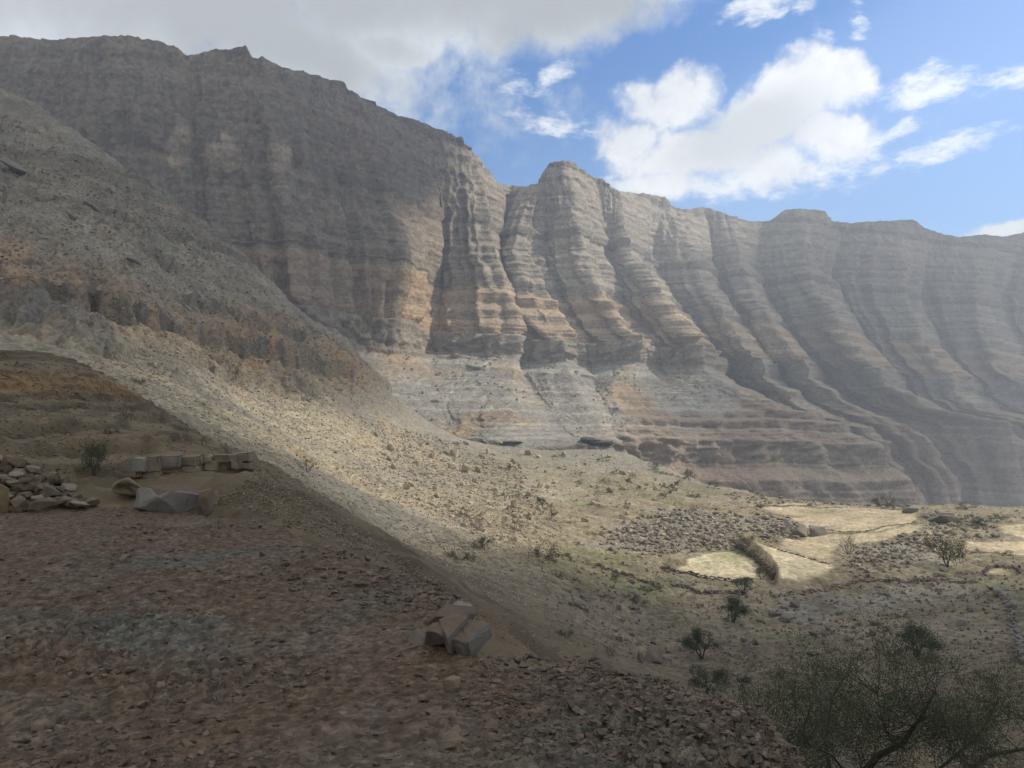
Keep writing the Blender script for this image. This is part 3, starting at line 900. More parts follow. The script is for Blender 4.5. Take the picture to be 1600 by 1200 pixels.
def ledge_edge(az):
    r = np.interp(az, E_AZ, E_R)
    r = np.where(az > E_AZ[-1], lerp(E_R[-1], 2.2, np.clip((az - E_AZ[-1]) / 0.6, 0, 1)), r)
    return r * (1 + 0.006 * pn2(az * 55, az * 0 + 2) + 0.004 * pn2(az * 170, az * 0 + 4))


def cells(x, y):
    """Irregular plates: distance to the nearest joint, and a number per plate."""
    xi = np.floor(x).astype(np.int64); yi = np.floor(y).astype(np.int64)
    d1 = np.full(np.shape(x), 9.0); d2 = d1.copy(); cid = np.zeros(np.shape(x), np.int64)
    for i in (-1, 0, 1):
        for j in (-1, 0, 1):
            h = _P[_P[(xi + i) & 1023] + ((yi + j) & 1023)]
            dx = xi + i + 0.5 + 0.45 * _G2[h, 0] - x; dy = yi + j + 0.5 + 0.45 * _G2[h, 1] - y
            q = np.hypot(dx, dy)
            d2 = np.where(q < d1, d1, np.minimum(d2, q)); cid = np.where(q < d1, h, cid); d1 = np.minimum(d1, q)
    return d2 - d1, cid


def plates(x, y):
    wx = x + 0.10 * pn2(x / 0.3, y / 0.3); wy = y + 0.10 * pn2(x / 0.3 + 9, y / 0.3)
    e1, c1 = cells(wx / 0.22, wy / 0.17); e2, c2 = cells(wx / 0.075 + 40, wy / 0.06)
    return e1, c1, e2, c2


def ledge_height(x, y, fine=True):
    r = np.hypot(x, y)
    z = GZ + 0.05 * fbm2(x / 3.1, y / 3.1, 3) - 0.01 * (r - 6) * sst(r, 6, 14) * 0
    if fine:
        rk_ = np.clip(0.5 + 0.9 * fbm2(x / 2.3 + 5, y / 2.3, 2), 0, 1)
        z = z + 0.018 * fbm2(x / 0.35, y / 0.35, 4, 0.6) + rk_ * (0.016 * rid2(x / 0.17, y / 0.22, 3) + 0.010 * rid2(x / 0.05, y / 0.06, 2))
        e1, c1_, e2, c2_ = plates(x, y)
        rp = np.clip(0.20 + 0.9 * fbm2(x / 2.3 + 5, y / 2.3, 2) + 0.16 * x, 0, 1)
        z = z + rp * (0.034 * (_G2[c1_, 0]) - 0.045 * sst(e1, 0.16, 0.0)) + (0.1 + 0.9 * rp) * (0.012 * _G2[c2_, 1] - 0.014 * sst(e2, 0.2, 0.0))
    return z


naz = np.concatenate([np.linspace(-math.pi, radians(-37), 60)[:-1], np.linspace(radians(-37), radians(24), 720), np.linspace(radians(24), math.pi, 60)[1:]])
er = ledge_edge(naz)
er = np.where(np.abs(naz) > 2.0, 4.0, np.where(naz > 1.2, np.minimum(er, 3.0), er))
rows = np.concatenate([[0.3, 0.8, 1.4, 2.0, 2.5], np.exp(np.linspace(math.log(3.0), math.log(17.5), 350))])
RRn = np.repeat(rows[None, :], len(naz), 0); AZn = np.repeat(naz[:, None], len(rows), 1)
exc = np.maximum(RRn - er[:, None], 0.0)
stepr = np.gradient(rows)[None, :]
kx = exc / stepr                                             # rows past the lip
dpt = np.minimum(0.03 * kx + 0.012 * kx ** 2, 3.4)           # they run down the broken face
rc = np.minimum(RRn, er[:, None]) + np.where(exc > 0, 0.05 * dpt + (0.10 * pn2(AZn * 60, dpt * 3.5) + 0.05 * pn2(AZn * 150, dpt * 8)) * sst(dpt, 0, 0.3), 0)
Xa = rc * np.sin(AZn); Ya = rc * np.cos(AZn)
lip = sst(er[:, None] - RRn, 0.45, 0.0)
Za = ledge_height(Xa, Ya) - 0.10 * lip ** 2 - dpt
colr = np.broadcast_to(np.array([0.158, 0.109, 0.070]), Xa.shape + (3,)).copy()
k1 = fbm2(Xa / 2.6, Ya / 2.6, 4); k2 = fbm2(Xa / 0.7 + 3, Ya / 0.7, 3); k3 = fbm2(Xa / 0.12, Ya / 0.12, 3)
blend((0.162, 0.116, 0.082), np.clip(1.6 * k2 + 0.1, 0, 0.8))
blend((0.15, 0.142, 0.108), np.clip(1.7 * k1 + 0.2 + 0.16 * (Xa - 1.0), 0, 0.85))
blend((0.19, 0.148, 0.10), np.clip(1.5 * fbm2(Xa / 1.1 + 8, Ya / 1.1, 3) - 0.1, 0, 0.6))
blend((0.165, 0.11, 0.08), sst(er[:, None] - RRn, 0.8, 0.2) * sst(Xa, 0, 1.2) * 0.7)
e1, c1_, e2, c2_ = plates(Xa, Ya)
rp = np.clip(0.30 + 0.9 * fbm2(Xa / 2.3 + 5, Ya / 2.3, 2) + 0.16 * Xa, 0, 1)
colr *= 0.80 * (1 + 0.38 * k3 + rp * (0.22 * _G2[c1_, 1]) + (0.06 + 0.16 * rp) * _G2[c2_, 0])[..., None]
led_me = grid_mesh('rock_ledge', np.stack([Xa, Ya, Za], -1), colr)
led_me.materials.append(M_NEAR)
tag(link(bpy.data.objects.new('rock_ledge', led_me)), 'dark gravelly ledge of reddish brown crusted rock in the foreground', kind='structure')

# ------------------------------------------------------------------ clouds added out of frame towards the sun, shaped to shade parts of the valley
def cloud_mat(name, alpha):
    m = bpy.data.materials.new(name); m.use_nodes = True
    t = m.node_tree
    for n in list(t.nodes): t.nodes.remove(n)
    h = NG(t)
    o = h.n('ShaderNodeOutputMaterial'); df = h.n('ShaderNodeBsdfDiffuse'); df.inputs[0].default_value = (0.85, 0.86, 0.88, 1)
    tp = h.n('ShaderNodeBsdfTransparent'); mx = h.n('ShaderNodeMixShader'); mx.inputs[0].default_value = alpha
    h.link(tp.outputs[0], mx.inputs[1]); h.link(df.outputs[0], mx.inputs[2]); h.link(mx.outputs[0], o.inputs[0])
    return m


def cloud(label, poly, alt, mat, thick=90.0, step=14.0, rag=26.0, seed=0.0, holes=None, grow=0.0):
    """A lumpy cloud at height alt whose shade falls on the given outline of the ground (plan, at eye level)."""
    off = SUN[:2] / SUN[2] * alt
    p = np.asarray(poly, float)
    xs = np.arange(p[:, 0].min() - rag, p[:, 0].max() + rag, step); ys = np.arange(p[:, 1].min() - rag, p[:, 1].max() + rag, step)
    GX, GY = np.meshgrid(xs, ys, indexing='ij')
    sd = inpoly(GX, GY, poly) + grow + rag * fbm2(GX / (rag * 4) + seed, GY / (rag * 4), 4)
    for hp in (holes or []):
        sd = np.minimum(sd, -inpoly(GX, GY, hp) + 0.6 * rag * fbm2(GX / (rag * 2) + seed, GY / (rag * 2), 3))
    t = np.sqrt(np.clip(sd / 120.0, 0, 1))
    top = alt + 25 + thick * t * (1 + 0.5 * fbm2(GX / 90 + seed, GY / 90, 4)); bot = alt - 25 * t * (1 + 0.4 * fbm2(GX / 60, GY / 60 + seed, 3))
    n, m = GX.shape; idx = np.arange(n * m).reshape(n, m)
    ok = (sd[:-1, :-1] > 0) | (sd[1:, :-1] > 0) | (sd[1:, 1:] > 0) | (sd[:-1, 1:] > 0)
    q = np.stack([idx[:-1, :-1], idx[1:, :-1], idx[1:, 1:], idx[:-1, 1:]], -1)[ok]
    vt = np.stack([GX + off[0], GY + off[1], top], -1).reshape(-1, 3); vb = np.stack([GX + off[0], GY + off[1], np.minimum(bot, alt)], -1).reshape(-1, 3)
    verts = np.concatenate([vt, vb]); faces = np.concatenate([q, q[:, ::-1] + n * m])
    used, inv = np.unique(faces, return_inverse=True)
    me = tri_mesh('cloud', verts[used], inv.reshape(-1, 4), True)
    me.materials.append(mat)
    tag(link(bpy.data.objects.new('cloud', me)), label, kind='stuff')


M_CLOUD = cloud_mat('shade_cloud_opaque', 1.0)
M_THIN = cloud_mat('shade_cloud_thin', 0.42)
M_HALF = cloud_mat('shade_cloud_half', 0.30)


def shade_at(pts):
    """Plan outline at eye level of the shade seen at given picture places (x, y, distance ahead)."""
    a = np.array(pts, float); w_ = unproj(a[:, 0], a[:, 1], a[:, 2])
    return w_[:, :2] - SUN[:2] / SUN[2] * w_[:, 2:3]


cloud('unseen thick cloud slab added to shade the camera side of the valley',
      [(-70, -260), (520, -260), (520, 80), (330, 126), (200, 132), (120, 130), (78, 126), (56, 118), (38, 94), (14, 72), (-12, 78), (-34, 98), (-62, 118), (-110, 120), (-140, -100)], 1500, M_CLOUD, seed=3, rag=12, step=8)
CLIFF_SHADE = shade_at([(0, 60, 678), (200, 56, 668), (400, 90, 700), (560, 150, 790), (660, 195, 890), (720, 216, 940), (690, 300, 860), (625, 340, 760), (630, 440, 700), (612, 500, 660), (596, 560, 600), (580, 625, 330), (520, 620, 262), (430, 578, 232), (340, 545, 205),
      (285, 530, 190), (262, 585, 150), (180, 605, 128), (100, 590, 126), (-50, 570, 126), (-700, 300, 260), (-900, 60, 700), (-300, -200, 900)])
cloud('unseen thick cloud slab added to shade the great cliff', CLIFF_SHADE, 2500, M_CLOUD, seed=9, rag=18, step=9, grow=-8)
cloud('unseen thin cloud slab added to soften the shade on the great cliff', CLIFF_SHADE, 2620, M_HALF, seed=12, rag=26, step=10, grow=12)
cloud('unseen thin cloud slab added to dim the lower talus', shade_at([(150, 575, 135), (300, 578, 172), (420, 645, 172), (540, 725, 152), (650, 835, 106), (600, 850, 95), (480, 765, 96), (380, 705, 96), (280, 655, 100), (150, 620, 110)]), 2300, M_HALF, seed=21, rag=12, step=7)
cloud('unseen thin cloud slab added to soften the camera side shade', [(-20, 40), (560, 0), (560, 150), (330, 158), (240, 164), (190, 162), (130, 154), (90, 148), (56, 132), (10, 92)], 1620, M_HALF, seed=5, rag=16, step=10)
cloud('unseen thin cloud slab added to dim the gullied walls', [(150, 700), (200, 620), (330, 520), (640, 500), (1100, 700), (900, 1500), (420, 1350), (130, 1230), (60, 1100), (-40, 1000), (60, 900), (140, 800)], 1700, M_THIN, seed=15, rag=40, step=16)

# ------------------------------------------------------------------ loose rock
def rock_mesh(name, seed, mat, sx=1.0, sy=0.8, sz=0.7, n=16, rough=0.25):
    """One angular block: the hull of points on a squashed, uneven ball, about one unit across, flat base at zero."""
    r = np.random.RandomState(seed)
    v = r.normal(size=(n, 3)); v /= np.linalg.norm(v, axis=1)[:, None]
    p_ = np.sign(v) * np.abs(v) ** 0.7
    p_ = p_ * (1 - rough * r.rand(n, 1)) * np.array([sx, sy, sz]) * 0.55
    p_ = p_ @ np.array(mathutils.Euler((r.uniform(-.25, .25), r.uniform(-.25, .25), r.uniform(0, 3))).to_matrix()).T
    bm = bmesh.new()
    for q in p_: bm.verts.new(q)
    bmesh.ops.convex_hull(bm, input=bm.verts)
    for vv in [vv for vv in bm.verts if not vv.link_faces]: bm.verts.remove(vv)
    zmin = min(vv.co.z for vv in bm.verts)
    for vv in bm.verts: vv.co.z -= zmin + 0.10 * sz
    me = bpy.data.meshes.new(name); bm.to_mesh(me); bm.free()
    me.materials.append(mat)
    return me


def boulder_shape(name, seed, mat, sx=1, sy=0.85, sz=0.75, cuts=9):
    """A larger boulder: bevelled hull with cracked, chipped faces."""
    me = rock_mesh(name, seed, mat, sx, sy, sz, 13, 0.3)
    bm = bmesh.new(); bm.from_mesh(me)
    bmesh.ops.bevel(bm, geom=bm.edges[:], offset=0.035, segments=1, affect='EDGES', profile=0.6)
    bmesh.ops.triangulate(bm, faces=bm.faces[:])
    bmesh.ops.subdivide_edges(bm, edges=bm.edges[:], cuts=1)
    for v in bm.verts:
        c = v.co
        v.co = c + c.normalized() * 0.05 * float(pn3(c.x * 4 + seed, c.y * 4, c.z * 4))
    bm.to_mesh(me); bm.free()
    return me


def place(name, me, loc, size, rz, label=None, cat=None, group=None, tilt=(0, 0)):
    o = bpy.data.objects.new(name, me)
    o.location = loc; o.scale = size if hasattr(size, '__len__') else (size,) * 3
    o.rotation_euler = (tilt[0], tilt[1], rz)
    return tag(link(o), label, cat, group)


M_CRUST = rock_mat('brown_crust', (0.16, 0.115, 0.08), (0.12, 0.09, 0.07), 9.0, 0.8, 0.02)
M_FACE = rock_mat('pale_rock_face', (0.17, 0.152, 0.125), (0.10, 0.087, 0.072), 7.0, 0.9, 0.03)
M_WHITE = rock_mat('white_streaked_face', (0.33, 0.31, 0.275), (0.17, 0.152, 0.13), 5.0, 0.9, 0.03)
M_HEAP = rock_mat('dark_brown_stone', (0.17, 0.125, 0.085), (0.08, 0.062, 0.045), 5.0, 0.8, 0.03)
SETS = {}
for nm, mat in (('tan', M_TAN), ('grey', M_GREY), ('dark', M_DARK)):
    SETS[nm] = [rock_mesh('boulder_' + nm, 40 + k * 7 + len(nm), mat, 1, R_, Z_) for k, (R_, Z_) in enumerate([(.85, .7), (.7, .55), (.9, .85), (.6, .45), (.8, .6), (.75, .9)])]
PEBS = [rock_mesh('pebble', 300 + k, M_PEB, 1, .8, .5, 9, .3) for k in range(5)]


def scatter(name, label, pts, size, protos, seed=0, tilt=0.3, mats=None):
    """Countless stones as one object: points carrying size and turn, with stones put on them by geometry nodes."""
    r = np.random.RandomState(seed)
    n = len(pts)
    me = bpy.data.meshes.new(name)
    me.vertices.add(n); me.vertices.foreach_set('co', np.asarray(pts, np.float32).reshape(-1))
    at = me.attributes.new('size', 'FLOAT_VECTOR', 'POINT')
    sc_ = np.asarray(size)[:, None] * r.uniform(0.75, 1.25, (n, 3)); at.data.foreach_set('vector', sc_.astype(np.float32).reshape(-1))
    at = me.attributes.new('turn', 'FLOAT_VECTOR', 'POINT')
    rt = np.stack([r.uniform(-tilt, tilt, n), r.uniform(-tilt, tilt, n), r.uniform(0, 6.28, n)], 1); at.data.foreach_set('vector', rt.astype(np.float32).reshape(-1))
    at = me.attributes.new('kind_of_stone', 'INT', 'POINT'); at.data.foreach_set('value', r.randint(0, len(protos), n).astype(np.int32))
    ob = link(bpy.data.objects.new(name, me))
    tr = bpy.data.node_groups.new(name, 'GeometryNodeTree')
    tr.interface.new_socket('Geometry', in_out='INPUT', socket_type='NodeSocketGeometry')
    tr.interface.new_socket('Geometry', in_out='OUTPUT', socket_type='NodeSocketGeometry')
    N = tr.nodes; Lk = tr.links.new
    gi = N.new('NodeGroupInput'); go = N.new('NodeGroupOutput'); jn = N.new('GeometryNodeJoinGeometry')
    def attr(nm, typ):
        a_ = N.new('GeometryNodeInputNamedAttribute'); a_.data_type = typ; a_.inputs[0].default_value = nm
        return [o for o in a_.outputs if o.enabled and o.name == 'Attribute'][0]
    for k, pm in enumerate(protos):
        po = bpy.data.objects.new('stone_shape', pm)            # shape source only, not part of the scene
        inf = N.new('GeometryNodeObjectInfo'); inf.inputs['Object'].default_value = po
        cmp = N.new('FunctionNodeCompare'); cmp.data_type = 'INT'; cmp.operation = 'EQUAL'
        Lk(attr('kind_of_stone', 'INT'), cmp.inputs[2]); cmp.inputs[3].default_value = k
        ip = N.new('GeometryNodeInstanceOnPoints')
        Lk(gi.outputs[0], ip.inputs['Points']); Lk(cmp.outputs[0], ip.inputs['Selection']); Lk(inf.outputs['Geometry'], ip.inputs['Instance'])
        e2r = N.new('FunctionNodeEulerToRotation'); Lk(attr('turn', 'FLOAT_VECTOR'), e2r.inputs[0])
        Lk(e2r.outputs[0], ip.inputs['Rotation']); Lk(attr('size', 'FLOAT_VECTOR'), ip.inputs['Scale'])
        Lk(ip.outputs[0], jn.inputs[0])
    Lk(jn.outputs[0], go.inputs[0])
    md = ob.modifiers.new('stones', 'NODES'); md.node_group = tr
    return tag(ob, label, kind='stuff')


def on_land(x, y):
    return np.stack([x, y, land(x, y)], -1)


rr_ = np.random.RandomState(21)


def in_pic(poly, n, seed):
    """n random spots of the land seen inside an outline of the picture."""
    r = np.random.RandomState(seed)
    p_ = np.array(poly, float); got = []
    while len(got) < n:
        x = r.uniform(p_[:, 0].min(), p_[:, 0].max(), 400); y = r.uniform(p_[:, 1].min(), p_[:, 1].max(), 400)
        k = inpoly(x, y, p_) > 0
        got += list(np.stack([x[k], y[k]], -1))
    return np.array(got[:n])


def drop(pix):
    q = hit(pix[:, 0], pix[:, 1])
    return on_land(q[:, 0], q[:, 1]), np.hypot(q[:, 0], q[:, 1])


def avoid_fields(P):
    return FLAT(P[:, 0], P[:, 1]) < 0.3


# single boulders, zone by zone
ZONES = [
    ('tan', [(560, 660), (640, 690), (720, 690), (800, 720), (860, 790), (800, 850), (720, 835), (640, 770)], 120, (5, 11), 'angular tan boulder strewn over the pale talus apron', 'tan boulders on the talus apron'),
    ('tan', [(790, 705), (960, 715), (1070, 755), (990, 820), (880, 850), (830, 790)], 46, (4, 9), 'small tan boulder scattered on the open pale flat among the acacias', 'boulders on the pale flat'),
    ('dark', [(870, 880), (1000, 905), (1010, 960), (1110, 990), (1060, 1040), (960, 1000), (870, 950)], 52, (5, 12), 'brown boulder on the shaded ground beyond the ledge', 'brown boulders beyond the ledge'),
    ('grey', [(1310, 870), (1420, 850), (1590, 900), (1590, 990), (1440, 960), (1330, 920)], 44, (4, 9), 'grey boulder on the stony ground below the right hand fields', 'grey boulders below the fields'),
    ('dark', [(1210, 940), (1290, 950), (1400, 985), (1340, 1010), (1230, 985)], 24, (6, 14), 'reddish brown boulder in the jumble beyond the feathery tree', 'boulder jumble beyond the tree'),
]
for zi, (nm, poly, n, (lo, hi), lab, grp) in enumerate(ZONES):
    pix = in_pic(poly, n, 100 + zi)
    P, R_ = drop(pix)
    for k in range(n):
        if FLAT(P[k:k + 1, 0], P[k:k + 1, 1])[0] > 0.3: continue
        size = (lo + (hi - lo) * rr_.rand() ** 2.2) * R_[k] / F * (1.6 if zi < 2 else 1.3)
        place('boulder', SETS[nm][rr_.randint(6)], P[k] - [0, 0, 0.06 * size], size, rr_.uniform(0, 6.28), lab, 'boulder', grp)

# boulders one can single out
SPECIAL = [  # base x, base y, width in the picture, height, tone, label
    (761, 709, 12, 15, 'tan', 'narrow upright pale rock standing alone at the head of the pale flat'),
    (1160, 858, 11, 16, 'dark', 'upright dark stone standing at the upper end of the curved bank'),
    (1276, 836, 34, 22, 'grey', 'big rounded dark grey boulder in the corner of the sandy fields'),
    (1250, 838, 30, 24, 'grey', 'big rugged dark grey boulder left of the rounded one by the fields'),
    (1468, 818, 50, 22, 'grey', 'broad domed grey outcrop beyond the thorn tree'),
    (1424, 802, 26, 12, 'grey', 'low dark boulder at the far right corner of the upper field'),
    (1478, 806, 40, 10, 'grey', 'long low dark boulder behind the domed outcrop'),
    (1492, 975, 30, 18, 'grey', 'pointed lilac grey boulder alone on the brown ground at right'),
    (1270, 1022, 30, 9, 'pale', 'flat pale slab lying on the bare brown ground'),
    (1018, 1034, 40, 34, 'dark', 'largest split block of the rock group beyond the ledge'),
    (1021, 1006, 14, 14, 'dark', 'squared block perched behind the large split block'),
    (1001, 1036, 14, 26, 'dark', 'slender upright pale brown stone beside the large split block'),
    (1048, 1020, 16, 12, 'dark', 'cubic block right of the large split block'),
    (1066, 1003, 16, 9, 'dark', 'flat topped block left of the dark round tree'),
    (1122, 1012, 14, 16, 'dark', 'upright block at the right foot of the dark round tree'),
    (1163, 1003, 15, 10, 'dark', 'rear left block of the dark trio on bare ground'),
    (1167, 1013, 18, 13, 'dark', 'front block of the dark trio on bare ground'),
    (1182, 1007, 17, 13, 'dark', 'right block of the dark trio on bare ground'),
    (1143, 1024, 15, 8, 'dark', 'small dark block in front of the trio on bare ground'),
    (1164, 1066, 26, 18, 'dark', 'jumbled dark block at the left edge of the feathery tree'),
    (1140, 1074, 22, 14, 'dark', 'low dark block between the ledge and the feathery tree'),
    (1210, 962, 30, 16, 'dark', 'big reddish block in the middle of the boulder jumble'),
    (1228, 970, 26, 14, 'dark', 'big pinkish block at the front of the boulder jumble'),
    (839, 862, 11, 9, 'dark', 'single reddish block standing on the grassy ground by low shrubs'),
    (893, 876, 8, 10, 'dark', 'small upright block left of the grey rubble field'),
    (728, 732, 22, 11, 'tan', 'wide shadowed boulder at the right edge of the talus boulders'),
    (792, 809, 14, 6, 'tan', 'low white topped boulder on the pale flat'),
    (926, 787, 24, 7, 'tan', 'cluster topped flat boulder beside the thorn trees'),
    (983, 753, 14, 9, 'dark', 'dark squared boulder among the far acacias'),
    (972, 810, 18, 9, 'dark', 'dark boulder at the top left of the grey rubble'),
    (1098, 852, 9, 13, 'dark', 'dark upright stone at the field edge below the rubble'),
    (1560, 930, 26, 16, 'grey', 'dark block at the end of the long field wall'),
]
for k, (px, py, w_, h_, nm, lab) in enumerate(SPECIAL):
    P, R_ = drop(np.array([[px, py]], float)); s_ = R_[0] / F
    me = boulder_shape('boulder_single', 700 + k, {'tan': M_TAN, 'grey': M_GREY, 'dark': M_DARK, 'pale': M_PALE}[nm], 1, .85, 1.0)
    place('boulder', me, P[0] - [0, 0, 0.08 * h_ * s_], (w_ * s_ * 0.95, w_ * s_ * 0.85, h_ * s_ * 1.05), rr_.uniform(-.4, .4), lab, 'boulder')
# tilted slabs on the left slope
for k, (px, py, w_, d_, rot, lab) in enumerate([(22, 268, 46, 14, -0.55, 'long pale tilted slab high on the left slope at the frame edge'), (142, 326, 30, 9, -0.5, 'mid sized pale slab on the left slope below the fluted crag'), (112, 342, 22, 8, -0.4, 'lower broad slab on the left slope'), (90, 309, 14, 4, -0.5, 'thin small slab between the larger slabs of the left slope'),
                                              (210, 410, 26, 8, -0.5, 'pale slab lying with rubble low on the left slope')]):
    P, R_ = drop(np.array([[px, py]], float)); s_ = R_[0] / F
    me = boulder_shape('slab_single', 800 + k, M_PALE, 1, .8, 1.0)
    place('slab', me, P[0] + [0, 0, 0.2 * d_ * s_], (w_ * s_ * 1.15, w_ * s_ * 0.7, d_ * s_ * 0.8), 0.2, lab, 'slab', tilt=(0.25, 0.55))

# countless stones
q = in_pic([(942, 852), (960, 826), (1010, 806), (1080, 796), (1150, 806), (1166, 838), (1150, 858), (1090, 858), (1040, 868), (980, 866)], 1900, 5)
q = np.concatenate([q, in_pic([(1170, 806), (1236, 806), (1268, 826), (1236, 846), (1180, 842)], 500, 6), in_pic([(1330, 860), (1400, 838), (1430, 830), (1470, 850), (1420, 885), (1330, 900)], 700, 7),
                    in_pic([(1130, 770), (1420, 786), (1440, 800), (1200, 796)], 500, 8), in_pic([(1440, 800), (1560, 815), (1560, 840), (1450, 838)], 400, 9)])
q = q + np.random.RandomState(3).normal(size=q.shape) * np.array([9, 4]); P, R_ = drop(q); k = avoid_fields(P)
scatter('rubble', 'dense dark grey boulder rubble between the flat and the fields', P[k], R_[k] / F * (1.4 + 8.0 * rr_.rand(k.sum()) ** 3), SETS['grey'][:4] + SETS['dark'][:2] + SETS['tan'][:2], 1)
q = np.concatenate([in_pic([(120, 560), (260, 535), (330, 545), (560, 650), (700, 690), (820, 740), (880, 830), (860, 950), (750, 945), (620, 862), (500, 782), (392, 714), (330, 688), (200, 608)], 20000, 10), in_pic([(560, 660), (720, 690), (820, 740), (830, 840), (700, 830), (620, 760)], 3200, 11)])
P, R_ = drop(q)
scatter('talus_rubble', 'countless tan stones of the sunlit talus apron', P, R_ / F * (0.9 + 3.6 * rr_.rand(len(P)) ** 3.2), SETS['tan'] + SETS['grey'][:2], 2)
q = np.concatenate([in_pic([(840, 860), (1000, 880), (1240, 930), (1600, 880), (1600, 1100), (1300, 1080), (1050, 1060), (860, 1000)], 5200, 12)])
P, R_ = drop(q); k = avoid_fields(P)
scatter('valley_stones', 'countless stones littering the shaded near valley floor', P[k], R_[k] / F * (1.0 + 5.0 * rr_.rand(k.sum()) ** 3), SETS['dark'], 3)
q = np.concatenate([in_pic([(780, 700), (960, 712), (1110, 755), (1200, 780), (1600, 790), (1600, 880), (1300, 880), (1000, 890), (850, 850)], 2600, 13)])
P, R_ = drop(q); k = avoid_fields(P)
scatter('flat_stones', 'countless small stones over the pale flat and field margins', P[k], R_[k] / F * (1.0 + 3.5 * rr_.rand(k.sum()) ** 3), SETS['tan'], 4)
q = in_pic([(0, 180), (130, 230), (300, 360), (480, 500), (610, 600), (560, 640), (400, 600), (260, 540), (150, 520), (0, 440)], 8000, 14)
P, R_ = drop(q)
scatter('slope_rubble', 'countless grey stones on the bedded left slope', P, R_ / F * (0.8 + 4.5 * rr_.rand(len(P)) ** 4), SETS['grey'] + SETS['tan'][:2], 5)
q = np.concatenate([in_pic([(0, 555), (110, 560), (330, 690), (392, 716), (300, 735), (0, 740)], 3800, 15), in_pic([(400, 735), (740, 940), (760, 1000), (700, 920), (400, 800), (330, 790)], 4500, 16), in_pic([(395, 720), (520, 795), (640, 875), (748, 942), (775, 1005), (720, 930), (560, 862), (440, 815), (392, 800)], 4500, 18), in_pic([(760, 950), (900, 960), (1100, 1060), (780, 1010)], 1500, 17)])
hq = hit(q[:, 0], q[:, 1], 8.0, 90.0); P = on_land(hq[:, 0], hq[:, 1]); R_ = np.hypot(P[:, 0], P[:, 1])
scatter('mound_stones', 'countless flat brown stones on the mound and the slope beside the ledge', P, R_ / F * (1.2 + 4.5 * rr_.rand(len(P)) ** 3.5), [rock_mesh('flat_stone', 500 + k, M_BLOCK, 1, .7, .3, 10) for k in range(4)], 6, 0.15)
# blocks on the fans below the foot cliff
fm = np.argwhere(fan[:, :] > 0.35); sel = fm[np.random.RandomState(4).choice(len(fm), 9000)]
P = co[sel[:, 0], sel[:, 1]]; keep = np.clip(0.35 + 1.8 * fbm2(P[:, 0] / 45 + 2, P[:, 1] / 45, 3), 0.03, 1) > rr_.rand(len(P)); P = P[keep]
scatter('fan_rubble', 'countless pale grey blocks on the fans under the foot cliff', P, np.hypot(P[:, 0], P[:, 1]) / F * (1.0 + 5.0 * rr_.rand(len(P)) ** 4), SETS['grey'], 7)

# gravel of the ledge
gr = np.random.RandomState(8)
n_peb = 64000
ga = gr.uniform(radians(-36), radians(22), n_peb); ge = ledge_edge(ga)
gr_ = 3.2 * (ge / 3.2) ** gr.rand(n_peb)
gx, gy = gr_ * np.sin(ga), gr_ * np.cos(ga)
dens = np.clip(0.45 + 1.1 * fbm2(gx / 1.4 + 5, gy / 1.4, 3) + 0.10 * gx, 0.12, 1)
k = (gr.rand(n_peb) < dens) & (ge > 3.3) & (gr_ < ge - 0.04)
gx, gy, gr_ = gx[k], gy[k], gr_[k]
gs = 0.007 + 0.014 * gr.rand(len(gx)) ** 1.6 + 0.08 * gr.rand(len(gx)) ** 10
gs *= np.clip(gr_ / 6.0, 0.8, 1.5)
scatter('gravel', 'reddish brown and grey gravel covering the ledge', np.stack([gx, gy, ledge_height(gx, gy) - 0.15 * gs], -1), gs, PEBS, 9, 0.35)

# the larger loose stones on the ledge
for k, (px, py, w_, h_, mat, lab) in enumerate([(322, 969, 20, 9, M_BLOCK, 'rounded tan stone alone on the reddish gravel'), (297, 1094, 26, 11, M_BLOCK, 'low brown stone lying in the middle of the gravel ledge'), (318, 1061, 18, 6, M_BLOCK, 'flat thin stone just behind the low brown stone'),
                                              (708, 1072, 40, 22, M_BLOCK, 'largest tan stone on the ledge near its right edge'), (602, 1128, 26, 9, M_PEB, 'pale flat stone left of the largest ledge stone'), (470, 1196, 26, 20, M_BLOCK, 'pointed brown stone at the bottom of the picture'), (203, 1032, 16, 7, M_PEB, 'small pale stone on the left of the ledge')]):
    d_ = ray(px, py); p_ = d_ * (GZ / d_[2]); s_ = p_[1] / F
    z_ = float(ledge_height(np.array([p_[0]]), np.array([p_[1]]), False)[0])
    place('loose_stone', boulder_shape('ledge_stone', 900 + k, mat, 1, .8, 1.0), (p_[0], p_[1], z_ - 0.02), (w_ * s_, w_ * s_ * 0.8, h_ * s_ * 1.3), rr_.uniform(-.5, .5), lab, 'stone')

# ------------------------------------------------------------------ block row, heap and outcrops at the back of the ledge
def stone_box(name, w_, d_, h_, mat, seed, rough=0.06):
    r = np.random.RandomState(seed)
    bm = bmesh.new(); bmesh.ops.create_cube(bm, size=1.0)
    bmesh.ops.bevel(bm, geom=bm.edges[:], offset=0.07, segments=2, affect='EDGES')
    for v in bm.verts:
        c = v.co.copy()
        v.co = mathutils.Vector((c.x * w_, c.y * d_, (c.z + 0.5) * h_)) + mathutils.Vector(r.normal(size=3)) * 0.012 + c * rough * float(pn3(c.x * 2 + seed, c.y * 2, c.z * 2 + 5))
    me = bpy.data.meshes.new(name); bm.to_mesh(me); bm.free()
    me.materials.append(mat)
    return me


def near_hit(px, py):
    q_ = hit(px, py, 7.0, 70.0)[0]
    return np.array([q_[0], q_[1], float(land(q_[0:1], q_[1:2])[0])])


wall_ = empty('block_wall', near_hit(290, 744)); wall_loc = np.array(wall_.location)
tag(wall_, 'row of upright hewn stone blocks edging the back of the ledge', 'stone wall')
